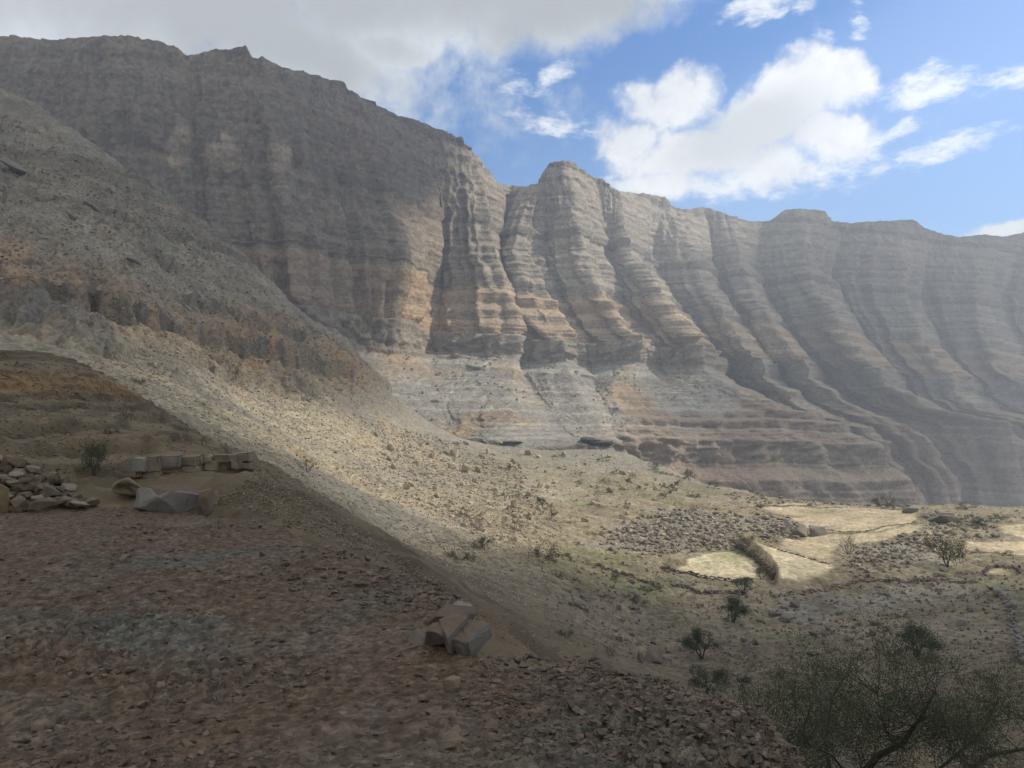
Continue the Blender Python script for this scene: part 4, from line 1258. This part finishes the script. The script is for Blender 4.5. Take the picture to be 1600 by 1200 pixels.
# left and right edge, top and base of each block in the picture
for k, (x0, x1, yt, yb, pale) in enumerate([(188, 202, 718, 738, 0), (203, 226, 716, 737, 1), (227, 247, 713, 738, 0), (248, 279, 712, 731, 1), (280, 309, 712, 728, 0), (309, 317, 711, 726, 0), (317, 331, 711, 722, 0), (332, 358, 710, 723, 0), (358, 368, 710, 722, 0), (368, 391, 708, 721, 0),
                                           (248, 280, 731, 739, 0), (283, 310, 728, 738, 0), (310, 320, 727, 739, 0), (318, 336, 720, 735, 0), (336, 352, 722, 742, 0), (176, 214, 738, 746, 0), (214, 250, 738, 747, 0), (372, 390, 722, 732, 0)]):
    Yd = 16.2 + (x0 - 188) * 0.006 + (0.12 if yb > 738 else 0)
    a_ = unproj(x0, yb, Yd); b_ = unproj(x1, yt, Yd)
    w_, h_ = b_[0] - a_[0], b_[2] - a_[2]
    o = bpy.data.objects.new('block', stone_box('block', w_ * 0.97, 0.42, h_ * 0.99 + (0.25 if k in (3, 4, 7, 9) and False else 0), M_PALE if pale else M_BLOCK, 50 + k))
    o.location = (np.array([(a_[0] + b_[0]) / 2, Yd + 0.2, a_[2]]) - wall_loc)
    o.rotation_euler = (rr_.uniform(-.04, .04), rr_.uniform(-.05, .05), rr_.uniform(-.08, .08))
    link(o, wall_)
    if pale: o['label'] = 'paler squared block'

heap = empty('collapsed_wall', near_hit(60, 785)); hl = np.array(heap.location)
tag(heap, 'collapsed dry stone wall of dark brown blocks at the left edge of the ledge', 'stone wall')
hr = np.random.RandomState(31)
stones = [rock_mesh('stone', 620 + k, M_HEAP if k % 4 else M_BLOCK, 1, .75, .55 + .1 * (k % 3), 12, .22) for k in range(8)]
for k in range(120):
    lx = hr.uniform(-70, 142)
    hmax = 74 * (1 - max(0, (lx - 40) / 105.0) ** 1.3) if lx > 40 else 74
    ly = hr.rand() ** 1.1
    py_top = 786 - hmax * ly - (0 if lx < 90 else 0)
    Yd = 14.0 + 1.6 * ly + hr.uniform(-.25, .25)
    p_ = unproj(lx, py_top, Yd)
    s_ = hr.uniform(0.16, 0.40)
    o = bpy.data.objects.new('stone', stones[hr.randint(8)])
    o.location = p_ - hl - np.array([0, 0, s_ * 0.2]); o.scale = (s_ * hr.uniform(.9, 1.5), s_, s_ * hr.uniform(.6, 1.0)); o.rotation_euler = (hr.uniform(-.3, .3), hr.uniform(-.3, .3), hr.uniform(-.5, .5))
    link(o, heap)
# core of the heap so no gaps look through
o = bpy.data.objects.new('rubble_core', boulder_shape('rubble_core', 66, M_DARK, 1, .6, .8)); c_ = unproj(20, 786, 15.3)
o.location = c_ - hl - np.array([0, 0, 0.25]); o.scale = (2.6, 1.1, 0.95); link(o, heap)

me = boulder_shape('yellow_stone', 71, M_YEL, .7, .7, 1.0)
p_ = unproj(-6, 802, 13.7)
place('boulder', me, p_ - [0, 0, 0.1], (0.55, 0.45, 0.85), 0.4, 'tall yellow stained stone at the left frame edge in front of the stone heap', 'boulder')
for k, (px, py, s_, lab) in enumerate([(96, 785, 0.3, 'pale fallen stone at the right foot of the stone heap'), (120, 772, 0.36, 'flat leaning stone right of the stone heap'), (152, 764, 0.42, 'thin tan slab lying between heap and hollow rock')]):
    p_ = unproj(px, py, 1.6 * F / (py - 650)); place('loose_stone', rock_mesh('fallen_stone', 640 + k, M_BLOCK, 1, .8, .4), p_, s_ * 1.1, rr_.uniform(0, 3), lab, 'stone')

# hollow weathered rock, white faced outcrop, split boulder at its end
p_ = unproj(208, 768, 15.0)
me = boulder_shape('hollow_rock', 72, M_BLOCK, 1, .8, 1.0)
bm = bmesh.new(); bm.from_mesh(me)
bmesh.ops.subdivide_edges(bm, edges=bm.edges[:], cuts=1)
for v in bm.verts:
    for cx in (-0.2, 0.14):
        dq = math.hypot((v.co.x - cx) / 0.16, (v.co.z - 0.28) / 0.2)
        if v.co.y < 0 and dq < 1: v.co.y += 0.16 * (1 - dq * dq)
bm.to_mesh(me); bm.free()
place('hollow_rock', me, p_ - [0, 0, 0.05], (0.78, 0.6, 0.42), 0, 'low domed brown rock with weathered hollows behind the white faced outcrop', 'rock')


def crag(name, w_, d_, h_, seed, lean=0.0, mats=None):
    """A weathered block broken from the ledge: upright chipped faces, brown crust on top."""
    bm = bmesh.new(); bmesh.ops.create_cube(bm, size=1.0)
    bmesh.ops.subdivide_edges(bm, edges=bm.edges[:], cuts=11, use_grid_fill=True)
    for v in bm.verts:
        c = v.co.copy(); u_ = c + mathutils.Vector((seed, 0, 0))
        ax, ay = abs(c.x) * 2, abs(c.y) * 2
        rnd = 1 - 0.22 * max(0, ax * ay) ** 3
        f1 = float(pn3(u_.x * 2.2, u_.y * 2.2, u_.z * 1.2)); f2 = 1 - 2 * abs(float(pn3(u_.x * 6, u_.y * 6, u_.z * 2))); f3 = float(pn3(u_.x * 13, u_.y * 13, u_.z * 11))
        k_ = rnd + 0.20 * f1 + 0.05 * f2 + 0.035 * f3
        v.co = (c.x * w_ * k_ + lean * (c.z + 0.5) * h_, c.y * d_ * k_, (c.z + 0.5) * h_ * (1 + 0.20 * float(pn2(u_.x * 3, u_.y * 3)) + 0.05 * f3))
    for f in bm.faces:
        f.normal_update(); f.material_index = 1 if f.normal.z > 0.55 else 0
    bmesh.ops.triangulate(bm, faces=bm.faces[:])
    me = bpy.data.meshes.new(name); bm.to_mesh(me); bm.free()
    for m_ in (mats or (M_FACE, M_CRUST)): me.materials.append(m_)
    return me


def on_ledge(px, py, sink=0.05):
    d_ = ray(px, py); p_ = d_ * (GZ / d_[2])
    return p_ - np.array([0, 0, sink])


def hull_block(name, seed, mats, w_, d_, h_, n=20):
    """Angular broken rock with pale sides and brown crust on what faces up."""
    me = rock_mesh(name, seed, mats[0], 1, .9, 1.0, n, .10)
    me.materials.append(mats[1])
    bm = bmesh.new(); bm.from_mesh(me)
    bmesh.ops.bevel(bm, geom=bm.edges[:], offset=0.02, segments=1, affect='EDGES')
    bmesh.ops.triangulate(bm, faces=bm.faces[:]); bmesh.ops.subdivide_edges(bm, edges=bm.edges[:], cuts=3)
    for v in bm.verts:
        c = v.co
        v.co = c + mathutils.Vector((float(pn3(c.x * 9, c.y * 9, c.z * 3 + seed)), float(pn3(c.x * 9 + 7, c.y * 9, c.z * 3)), float(pn3(c.x * 7, c.y * 7 + 3, c.z * 7)))) * 0.022
        v.co.x *= w_; v.co.y *= d_; v.co.z *= h_
    for f in bm.faces:
        f.normal_update(); f.material_index = 1 if f.normal.z > 0.72 else 0
    bm.to_mesh(me); bm.free()
    return me


place('outcrop', hull_block('outcrop', 33, (M_WHITE, M_CRUST), 1.45, 0.85, 0.56), on_ledge(258, 799, 0.05) + [0, 0.3, 0], 1, -0.10, 'white faced rock outcrop breaking from the back of the gravel ledge', 'outcrop')
place('boulder', hull_block('end_boulder', 41, (M_HEAP, M_BLOCK), .30, .55, .55), on_ledge(313, 803) + [0, 0.25, 0], 1, 0.1, 'dark upright boulder at the right end of the white faced outcrop', 'boulder')
# grey outcrop in the notch of the ledge
slant = empty('outcrop', on_ledge(712, 1018))
tag(slant, 'grey slanting rock face in the notch at the edge of the ledge', 'outcrop')
for k, (px, py, dy, w_, d_, h_, rz, ty, mat) in enumerate([(735, 1022, .25, .20, .42, .24, .25, .25, M_FACE), (712, 1016, .22, .2, .4, .2, .1, .2, M_FACE), (690, 1014, .2, .2, .34, .17, -.1, .1, M_FACE), (660, 1008, .2, .22, .3, .10, .1, 0, M_FACE), (705, 985, .25, .26, .4, .16, .3, .15, M_CRUST)]):
    rf = hull_block('rock_face', 570 + k, (mat, M_CRUST), 1.0, 1.0, 1.0, 14)
    o = bpy.data.objects.new('rock_face', rf)
    o.location = on_ledge(px, py, 0.05) + np.array([0, dy, 0]) - np.array(slant.location); o.scale = (w_ * 1.5, d_ * 1.2, h_ * 1.25); o.rotation_euler = (0, -ty, rz)
    link(o, slant)
place('boulder', boulder_shape('edge_boulder', 76, M_PALE, 1, .8, .6), on_ledge(722, 944), (0.22, 0.25, 0.14), 0.1, 'small smooth grey boulder on the lip of the ledge above the notch', 'boulder')

# ------------------------------------------------------------------ dry stone field walls
def dry_wall(label, pix, height, width, mat_set, seed):
    q_ = hit([p[0] for p in pix], [p[1] for p in pix])[:, :2]
    r = np.random.RandomState(seed)
    V, Fc, off_ = [], [], 0
    root = empty('dry_stone_wall', (q_[len(q_) // 2][0], q_[len(q_) // 2][1], float(land(q_[len(q_) // 2][0:1], q_[len(q_) // 2][1:2])[0])))
    ro = np.array(root.location)
    data = []
    for me in mat_set:
        v_ = np.array([tuple(v.co) for v in me.vertices]); f_ = [tuple(p.vertices) for p in me.polygons]
        data.append((v_, f_))
    for a_, b_ in zip(q_[:-1], q_[1:]):
        L_ = np.hypot(*(b_ - a_)); n_s = max(1, int(L_ / 0.42)); nd = np.array([-(b_ - a_)[1], (b_ - a_)[0]]) / max(L_, 1e-6)
        for i in range(n_s):
            for c_ in range(max(1, int(height / 0.32))):
                t_ = (i + r.uniform(-.3, .3)) / n_s
                if r.rand() < 0.12 * c_: continue
                pxy = a_ + (b_ - a_) * t_ + nd * r.uniform(-.5, .5) * width * (1 - 0.2 * c_)
                V.append((pxy[0], pxy[1], c_ * 0.30)); Fc.append((r.randint(len(data)), r.uniform(0.4, 0.75), r.uniform(0, 6.28)))
    V = np.array(V); zl = land(V[:, 0], V[:, 1], True)
    vs, fs, o_s = [], [], 0
    for (x, y, dz), zg, (k_, s_, ang) in zip(V, zl, Fc):
        v_, f_ = data[k_]; ca, sa = math.cos(ang), math.sin(ang)
        vv = v_ * np.array([s_ * 1.15, s_, s_ * 0.85]); vv = np.stack([vv[:, 0] * ca - vv[:, 1] * sa, vv[:, 0] * sa + vv[:, 1] * ca, vv[:, 2]], 1)
        vs.append(vv + np.array([x, y, zg + dz - 0.05]) - ro); fs += [tuple(i + o_s for i in f) for f in f_]; o_s += len(v_)
    me = tri_mesh('stones', np.concatenate(vs), fs); me.materials.append(mat_set[0].materials[0])
    o = link(bpy.data.objects.new('stones', me), root); o['kind'] = 'stuff'
    return tag(root, label, 'stone wall', 'dry stone walls of the valley')


DW = [
    ('low dark wall under the left sandy field', [(1034, 888), (1060, 895), (1090, 901), (1130, 907), (1180, 908)], 0.9, 0.6, 'dark'),
    ('short dark wall left of the fields on a pink terrace', [(932, 884), (955, 892), (980, 900), (1010, 910), (1040, 918)], 0.8, 0.5, 'dark'),
    ('steep dark dry stone face between the two lower sandy fields', [(1151, 856), (1162, 862), (1174, 870), (1190, 885), (1202, 897), (1209, 906)], 2.0, 0.7, 'dark'),
    ('low wall running on below the left sandy field', [(1048, 916), (1070, 918), (1090, 928), (1130, 927), (1168, 928)], 0.8, 0.6, 'dark'),
    ('long curved wall below the right hand fields', [(1205, 933), (1235, 930), (1265, 925), (1300, 917), (1340, 910), (1390, 908), (1440, 909), (1480, 910), (1525, 909)], 0.9, 0.7, 'dark'),
    ('thin wall parting the two upper sandy fields', [(1196, 852), (1225, 862), (1262, 872), (1300, 882)], 0.35, 0.35, 'dark'),
    ('thin wall along the near side of the upper field', [(1278, 826), (1300, 829), (1336, 832), (1370, 827), (1405, 820), (1432, 815)], 0.5, 0.4, 'dark'),
    ('faint far wall at the back of the upper field', [(1190, 791), (1240, 790), (1330, 792), (1420, 796)], 0.5, 0.4, 'grey'),
    ('ruined wall curling down the right frame edge', [(1548, 922), (1570, 940), (1580, 960), (1584, 985), (1592, 1010), (1602, 1040)], 0.9, 1.0, 'grey'),
    ('ring wall round the small sunken plot', [(1536, 896), (1545, 888), (1565, 886), (1585, 889), (1596, 897)], 0.7, 0.5, 'dark'),
    ('wall along the head of the pale flat', [(846, 694), (870, 697), (900, 701), (940, 705)], 0.6, 0.6, 'tan'),
    ('dark wall below the far acacias', [(1022, 738), (1045, 742), (1070, 749), (1095, 752)], 1.0, 0.7, 'grey'),
    ('thin broken wall near the flat pale slab', [(1278, 992), (1290, 1005), (1300, 1020), (1312, 1024)], 0.5, 0.4, 'dark'),
]
for k, (lab, pix, h_, w_, st_) in enumerate(DW):
    dry_wall(lab, pix, h_, w_, SETS[st_], 60 + k)

# ------------------------------------------------------------------ trees and shrubs
def tube(verts, faces, pts, rad, sides=6):
    base = len(verts)
    pts = np.asarray(pts, float)
    for i, p_ in enumerate(pts):
        t_ = pts[min(i + 1, len(pts) - 1)] - pts[max(i - 1, 0)]; t_ = t_ / (np.linalg.norm(t_) + 1e-9)
        a_ = np.cross(t_, [0.3, 0.9, 0.2]); a_ /= np.linalg.norm(a_) + 1e-9; b_ = np.cross(t_, a_)
        for k in range(sides):
            an = 2 * math.pi * k / sides
            verts.append(p_ + rad[i] * (a_ * math.cos(an) + b_ * math.sin(an)))
    for i in range(len(pts) - 1):
        for k in range(sides):
            a0 = base + i * sides + k; a1 = base + i * sides + (k + 1) % sides
            faces.append((a0, a1, a1 + sides, a0 + sides))


def grow(r, start, dirn, length, rad, depth, verts, faces, tips, bend=0.35, split=(2, 3), flat=0.0, sides=6):
    n = 4; pts = [np.array(start, float)]; d_ = np.array(dirn, float)
    for i in range(n):
        d_ = d_ + r.normal(size=3) * bend * 0.35 + np.array([0, 0, 0.06 - flat * 0.12 * depth]); d_ /= np.linalg.norm(d_)
        pts.append(pts[-1] + d_ * length / n)
    tube(verts, faces, pts, np.linspace(rad, rad * 0.6, n + 1), sides)
    if depth == 0:
        tips.append((pts[-1], d_)); tips.append((pts[-2], d_)); return
    if depth <= 2: tips.append((pts[-1], d_))
    for k in range(r.randint(split[0], split[1] + 1)):
        nd = d_ + r.normal(size=3) * 0.62; nd[2] = nd[2] * (1 - flat) + 0.12; nd /= np.linalg.norm(nd)
        grow(r, pts[-1 - (k % 2)], nd, length * r.uniform(.62, .85), rad * 0.58, depth - 1, verts, faces, tips, bend, split, flat, max(4, sides - 1))


def leaves(r, tips, n, spread, lsize, flatz=1.0, width=0.45):
    """Many leaf-sized faces in clumps about the twig ends."""
    T = np.array([t[0] for t in tips]); k = r.randint(0, len(T), n)
    clump = r.normal(size=(len(T), 3)) * spread * 0.4
    p_ = T[k] + clump[k] + r.normal(size=(n, 3)) * spread * np.array([1, 1, flatz]) * (0.35 + 0.65 * r.rand(n, 1))
    a_ = r.normal(size=(n, 3)); a_ /= np.linalg.norm(a_, axis=1)[:, None]
    b_ = np.cross(a_, r.normal(size=(n, 3))); b_ /= np.linalg.norm(b_, axis=1)[:, None] + 1e-9
    s_ = lsize * r.uniform(.6, 1.4, (n, 1))
    v_ = np.stack([p_ - a_ * s_, p_ + b_ * s_ * width, p_ + a_ * s_, p_ - b_ * s_ * width], 1).reshape(-1, 3)
    f_ = np.arange(n * 4).reshape(-1, 4)
    return v_, f_


def tree_meshes(kind, seed):
    """Trunk and crown for a tree about one unit tall."""
    r = np.random.RandomState(seed); verts, faces, tips = [], [], []
    if kind == 'acacia':
        for k in range(r.randint(1, 3)):
            grow(r, (r.normal() * .02, r.normal() * .02, -0.03), (r.normal() * .25, r.normal() * .25, 1), 0.42, 0.035, 3, verts, faces, tips, 0.4, (2, 3), 0.55, 6)
        lv, lf = leaves(r, tips, 1500, 0.085, 0.020, 0.35)
        mat = M_LEAF
    elif kind == 'bush':
        for k in range(5):
            an = k * 1.26 + r.rand(); grow(r, (0, 0, -0.03), (math.cos(an) * .8, math.sin(an) * .8, 0.8), 0.36, 0.022, 3, verts, faces, tips, 0.4, (2, 3), 0.1, 5)
        lv, lf = leaves(r, tips, 2000, 0.10, 0.022, 0.9)
        mat = M_LEAF
    elif kind == 'dense':
        for k in range(3):
            an = k * 2.1 + r.rand(); grow(r, (0, 0, -0.03), (math.cos(an) * .5, math.sin(an) * .5, 1.0), 0.38, 0.035, 3, verts, faces, tips, 0.35, (3, 3), 0.15, 6)
        lv, lf = leaves(r, tips, 4200, 0.09, 0.022, 0.8)
        mat = M_LEAFD
    elif kind == 'dry':
        for k in range(6):
            an = k * 1.05 + r.rand(); grow(r, (0, 0, -0.03), (math.cos(an) * .7, math.sin(an) * .7, 1.0), 0.36, 0.014, 3, verts, faces, tips, 0.4, (2, 3), 0.05, 4)
        lv, lf = leaves(r, tips, 900, 0.09, 0.016, 0.8, 0.25)
        mat = M_DRY
    else:  # low shrub
        for k in range(6):
            an = k * 1.05 + r.rand(); grow(r, (0, 0, -0.02), (math.cos(an), math.sin(an), 0.45), 0.40, 0.02, 2, verts, faces, tips, 0.4, (2, 3), 0.3, 4)
        lv, lf = leaves(r, tips, 1300, 0.13, 0.03, 0.5)
        mat = M_LEAF
    v_ = np.array(verts)
    top = np.percentile(lv[:, 2], 99); s_ = 1.0 / top
    tm = tri_mesh('trunk', v_ * s_, faces, True); tm.materials.append(M_BARK)
    cm_ = tri_mesh('crown', lv * s_, lf); cm_.materials.append(mat)
    wid = np.percentile(np.abs(lv[:, :2]), 97) * s_ * 2
    return tm, cm_, wid


KIND = {}
for kd, n in (('acacia', 4), ('bush', 3), ('dense', 2), ('dry', 2), ('shrub', 3)):
    KIND[kd] = [tree_meshes(kd, 11 + 5 * i + len(kd)) for i in range(n)]


def plant(kind, px, py, w_, h_, label, group=None, name=None, cat='tree', near=False, variant=None):
    if near: p_ = near_hit(px, py)
    else:
        P, _ = drop(np.array([[px, py]], float)); p_ = P[0]
    s_ = math.hypot(p_[0], p_[1]) / F
    tm, cm_, wid = KIND[kind][rr_.randint(len(KIND[kind])) if variant is None else variant]
    root = empty(name or {'acacia': 'acacia_tree', 'bush': 'thorn_bush', 'dense': 'leafy_tree', 'dry': 'dry_bush', 'shrub': 'low_shrub'}[kind], p_ - [0, 0, 0.03], rr_.uniform(0, 6.28))
    hx = w_ * s_ / wid; hz = h_ * s_
    root.scale = (hx, hx, hz)
    t_ = bpy.data.objects.new('trunk', tm); c_ = bpy.data.objects.new('crown', cm_)
    link(t_, root); link(c_, root)
    return tag(root, label, cat, group)


UNIQUE_TREES = [
    ('acacia', 847, 796, 30, 26, 'spreading acacia standing mid flat with a dark shadow to its left', 'tree'),
    ('acacia', 862, 811, 22, 20, 'pale thin acacia just in front of the spreading one', 'tree'),
    ('acacia', 806, 735, 24, 13, 'low flat topped acacia near the upper boulders of the pale flat', 'tree'),
    ('acacia', 790, 779, 26, 12, 'small flat acacia on the open flat left of the spreading one', 'tree'),
    ('shrub', 817, 776, 24, 12, 'low round shrub on the open flat', 'shrub'),
    ('dry', 808, 830, 44, 24, 'broad olive thicket at the near end of the pale flat', 'bush'),
    ('shrub', 850, 872, 50, 24, 'wide dark shrub on the green patch near the pale flat', 'shrub'),
    ('shrub', 720, 874, 46, 22, 'dark spreading shrub at the foot of the talus', 'shrub'),
    ('shrub', 752, 856, 44, 18, 'grey green shrub beside the talus boulders', 'shrub'),
    ('acacia', 735, 812, 40, 14, 'dark flat topped bush below the talus boulders', 'bush'),
    ('dry', 933, 781, 12, 16, 'slim upright thorn tree beside the cluster topped boulder', 'tree'),
    ('acacia', 954, 773, 12, 10, 'small round topped acacia right of the slim thorn tree', 'tree'),
    ('acacia', 980, 794, 16, 13, 'lone slender acacia on the shaded brown flat', 'tree'),
    ('acacia', 1052, 767, 28, 18, 'broad pale acacia near the dark far wall', 'tree'),
    ('acacia', 1040, 778, 22, 14, 'thin acacia in front of the broad pale one', 'tree'),
    ('acacia', 1031, 768, 20, 14, 'flat acacia left of the broad pale one', 'tree'),
    ('bush', 1077, 751, 24, 18, 'green rounded tree left of the twin trees by the gully', 'tree'),
    ('bush', 1101, 752, 22, 18, 'brown green rounded tree right of the twin trees by the gully', 'tree'),
    ('bush', 1022, 734, 22, 12, 'dark bush above the dark far wall', 'bush'),
    ('acacia', 1117, 762, 24, 12, 'spreading low acacia at the edge of the grey rubble', 'tree'),
    ('shrub', 1084, 777, 22, 10, 'dark flat shrub in front of the gully trees', 'shrub'),
    ('dry', 1326, 866, 44, 32, 'bare grey tree at the right edge of the sandy fields', 'tree'),
    ('bush', 1481, 886, 52, 44, 'wide thorn tree with bushy crown on stony ground at right', 'tree'),
    ('bush', 1190, 906, 26, 20, 'green bush hugging the foot of the curved bank', 'bush'),
    ('bush', 1162, 928, 40, 26, 'grey green bush below the left sandy field', 'bush'),
    ('dense', 1146, 972, 44, 42, 'round grey green tree on the brown ground below the fields', 'tree'),
    ('dense', 1097, 1030, 52, 46, 'dark round tree beside the rock group in the shade', 'tree'),
    ('dense', 1105, 1084, 66, 40, 'dark low tree just beyond the lip of the ledge', 'tree'),
    ('dense', 1432, 1026, 70, 48, 'dark dense green tree above the feathery tree', 'tree'),
    ('bush', 878, 1014, 34, 26, 'small dark tree above the rim of the ledge', 'tree'),
    ('dry', 895, 1014, 18, 18, 'thin bare bush right of the small dark tree', 'bush'),
    ('dry', 955, 1026, 34, 24, 'thin dry bush near the rim of the ledge', 'bush'),
    ('shrub', 1380, 792, 30, 18, 'grey shrub behind the upper sandy field', 'shrub'),
    ('dry', 1497, 825, 18, 18, 'bare grey shrub beside the domed outcrop', 'bush'),
    ('shrub', 830, 685, 26, 14, 'dark shrub at the head of the pale flat beside a grey patch', 'shrub'),
    ('shrub', 781, 694, 18, 14, 'dark round shrub near the upright pale rock', 'shrub'),
    ('shrub', 722, 672, 26, 12, 'small dark shrub on the upper talus', 'shrub'),
    ('dry', 480, 738, 60, 26, 'pale twiggy bush on the sunlit talus', 'bush'),
    ('shrub', 216, 600, 22, 10, 'dark flat shrub on the talus behind the mound', 'shrub'),
    ('shrub', 478, 627, 18, 8, 'dark shrub on the bright strip of talus', 'shrub'),
    ('shrub', 1041, 893, 16, 12, 'small green shrub at the corner of the left field wall', 'shrub'),
]
for t_ in UNIQUE_TREES:
    plant(t_[0], t_[1], t_[2], t_[3], t_[4], t_[5], cat=t_[6])
plant('bush', 148, 742, 46, 50, 'grey green bush growing between the stone heap and the block row', cat='bush', near=True, variant=0)
plant('dry', 197, 655, 34, 26, 'small grey leafless tree on the brown mound', cat='tree', near=True)
plant('dry', 318, 697, 30, 18, 'grey bush on the skyline of the brown mound', cat='bush', near=True)
plant('shrub', 172, 676, 20, 8, 'tiny dark shrub on the brown mound', cat='shrub', near=True)
for k, (px, py, w_, h_) in enumerate([(880, 735, 18, 9), (905, 742, 16, 8), (945, 755, 16, 9), (988, 748, 18, 10), (1000, 765, 18, 9), (960, 742, 12, 10), (905, 755, 14, 7), (915, 728, 14, 6), (870, 716, 20, 8), (940, 722, 16, 8), (800, 800, 24, 9), (730, 800, 24, 9),
                                     (1150, 780, 18, 8), (1180, 775, 20, 9), (1230, 780, 22, 9), (1300, 782, 22, 10), (1340, 786, 20, 9), (1260, 778, 20, 8), (1410, 790, 18, 9)]):
    plant('acacia', px, py, w_, h_, 'small faint acacia dotted over the far flat', 'faint acacias of the far flat')
for k, (px, py, w_, h_) in enumerate([(885, 868, 16, 7), (900, 850, 16, 7), (935, 835, 18, 8), (1010, 925, 22, 10), (985, 935, 26, 12), (1000, 945, 24, 10), (1025, 918, 18, 9), (870, 900, 20, 9), (960, 905, 22, 9), (1450, 810, 22, 8), (1530, 820, 30, 10), (1560, 810, 26, 9), (1510, 795, 26, 9),
                                     (1530, 865, 24, 8), (1570, 868, 24, 7), (1380, 930, 18, 7), (1410, 965, 20, 8), (1300, 1060, 30, 12), (1540, 1060, 34, 14), (1215, 1060, 30, 14), (1340, 1030, 24, 10)]):
    plant('shrub', px, py, w_, h_, 'low grey green shrub among the stones of the valley floor', 'low shrubs of the valley floor', cat='shrub')

# the feathery tree just below the ledge
def feathery_tree():
    r = np.random.RandomState(77)
    Yc = 10.5
    base = unproj(1300, 1360, Yc); base[2] -= 0.3
    root = empty('feathery_tree', base)
    tag(root, 'large feathery dark green thorn tree rising below the ledge at lower right', 'tree')
    verts, faces, tips = [], [], []
    limbs = []
    def limb(pix, r0, r1):
        pts = np.array([unproj(p[0], p[1], p[2]) - base for p in pix]); rad = np.linspace(r0, r1, len(pts))
        tube(verts, faces, pts, rad, 7); limbs.append(pts)
        return pts
    limb([(1300, 1390, 10.5), (1310, 1300, 10.4), (1335, 1225, 10.3), (1372, 1180, 10.2), (1410, 1162, 10.1), (1437, 1122, 10.0), (1462, 1080, 9.9)], 0.075, 0.012)
    limb([(1395, 1160, 10.15), (1386, 1145, 10.2), (1376, 1115, 10.3), (1368, 1070, 10.3)], 0.018, 0.006)
    limb([(1300, 1340, 10.5), (1260, 1260, 10.7), (1225, 1200, 10.8), (1190, 1170, 10.9), (1180, 1120, 11.0)], 0.045, 0.008)
    limb([(1310, 1310, 10.5), (1300, 1220, 11.0), (1290, 1160, 11.4), (1300, 1090, 11.6), (1330, 1040, 11.7)], 0.04, 0.008)
    limb([(1310, 1340, 10.4), (1420, 1270, 9.9), (1500, 1215, 9.7), (1545, 1180, 9.6), (1600, 1170, 9.5), (1680, 1130, 9.5)], 0.055, 0.01)
    limb([(1420, 1270, 9.9), (1470, 1200, 10.4), (1530, 1150, 10.8), (1560, 1090, 11.0)], 0.03, 0.006)
    limb([(1335, 1225, 10.3), (1300, 1180, 9.8), (1260, 1160, 9.5), (1215, 1160, 9.4)], 0.02, 0.006)
    for pts in list(limbs):
        for k in range(34):
            t_ = r.uniform(0.25, 1.0) * (len(pts) - 1); i = min(int(t_), len(pts) - 2); p_ = pts[i] + (pts[i + 1] - pts[i]) * (t_ - i)
            d_ = r.normal(size=3) * np.array([1, 1, .6]) + np.array([0, 0, .40]); d_ /= np.linalg.norm(d_)
            grow(r, p_, d_, r.uniform(.28, .55), 0.006, 2, verts, faces, tips, 0.5, (2, 2), 0.1, 4)
    tm = tri_mesh('trunk', np.array(verts), faces, True); tm.materials.append(M_BARK)
    link(bpy.data.objects.new('trunk', tm), root)
    lv, lf = leaves(r, tips, 85000, 0.115, 0.0135, 0.8, 0.35)
    cm_ = tri_mesh('crown', lv, lf); cm_.materials.append(M_LEAFD)
    link(bpy.data.objects.new('crown', cm_), root)


feathery_tree()

# ------------------------------------------------------------------ air
def haze_box():
    bm = bmesh.new()
    x0, x1, y0, y1, z0, z1 = -1500, 1900, -700, 2300, -190, 352
    vs = [bm.verts.new(c) for c in ((x0, y0, z0), (x1, y0, z0), (x1, y1, z0), (x0, y1, z0), (x0, y0, z1), (x1, y0, z1), (x1, y1, z1), (x0, y1, z1))]
    for f in ((3, 2, 1, 0), (4, 5, 6, 7), (0, 1, 5, 4), (1, 2, 6, 5), (2, 3, 7, 6), (3, 0, 4, 7)):
        bm.faces.new([vs[i] for i in f])
    me = bpy.data.meshes.new('haze'); bm.to_mesh(me); bm.free()
    m = bpy.data.materials.new('pale_air'); m.use_nodes = True
    t = m.node_tree
    for n in list(t.nodes): t.nodes.remove(n)
    o = t.nodes.new('ShaderNodeOutputMaterial'); v = t.nodes.new('ShaderNodeVolumePrincipled')
    v.inputs['Density'].default_value = HAZE
    v.inputs['Color'].default_value = (0.84, 0.91, 1.0, 1)
    v.inputs['Anisotropy'].default_value = 0.35
    t.links.new(v.outputs[0], o.inputs['Volume'])
    me.materials.append(m)
    ob = link(bpy.data.objects.new('haze', me))
    ob.display_type = 'BOUNDS'
    tag(ob, 'thin pale haze filling the valley', kind='stuff')


haze_box()
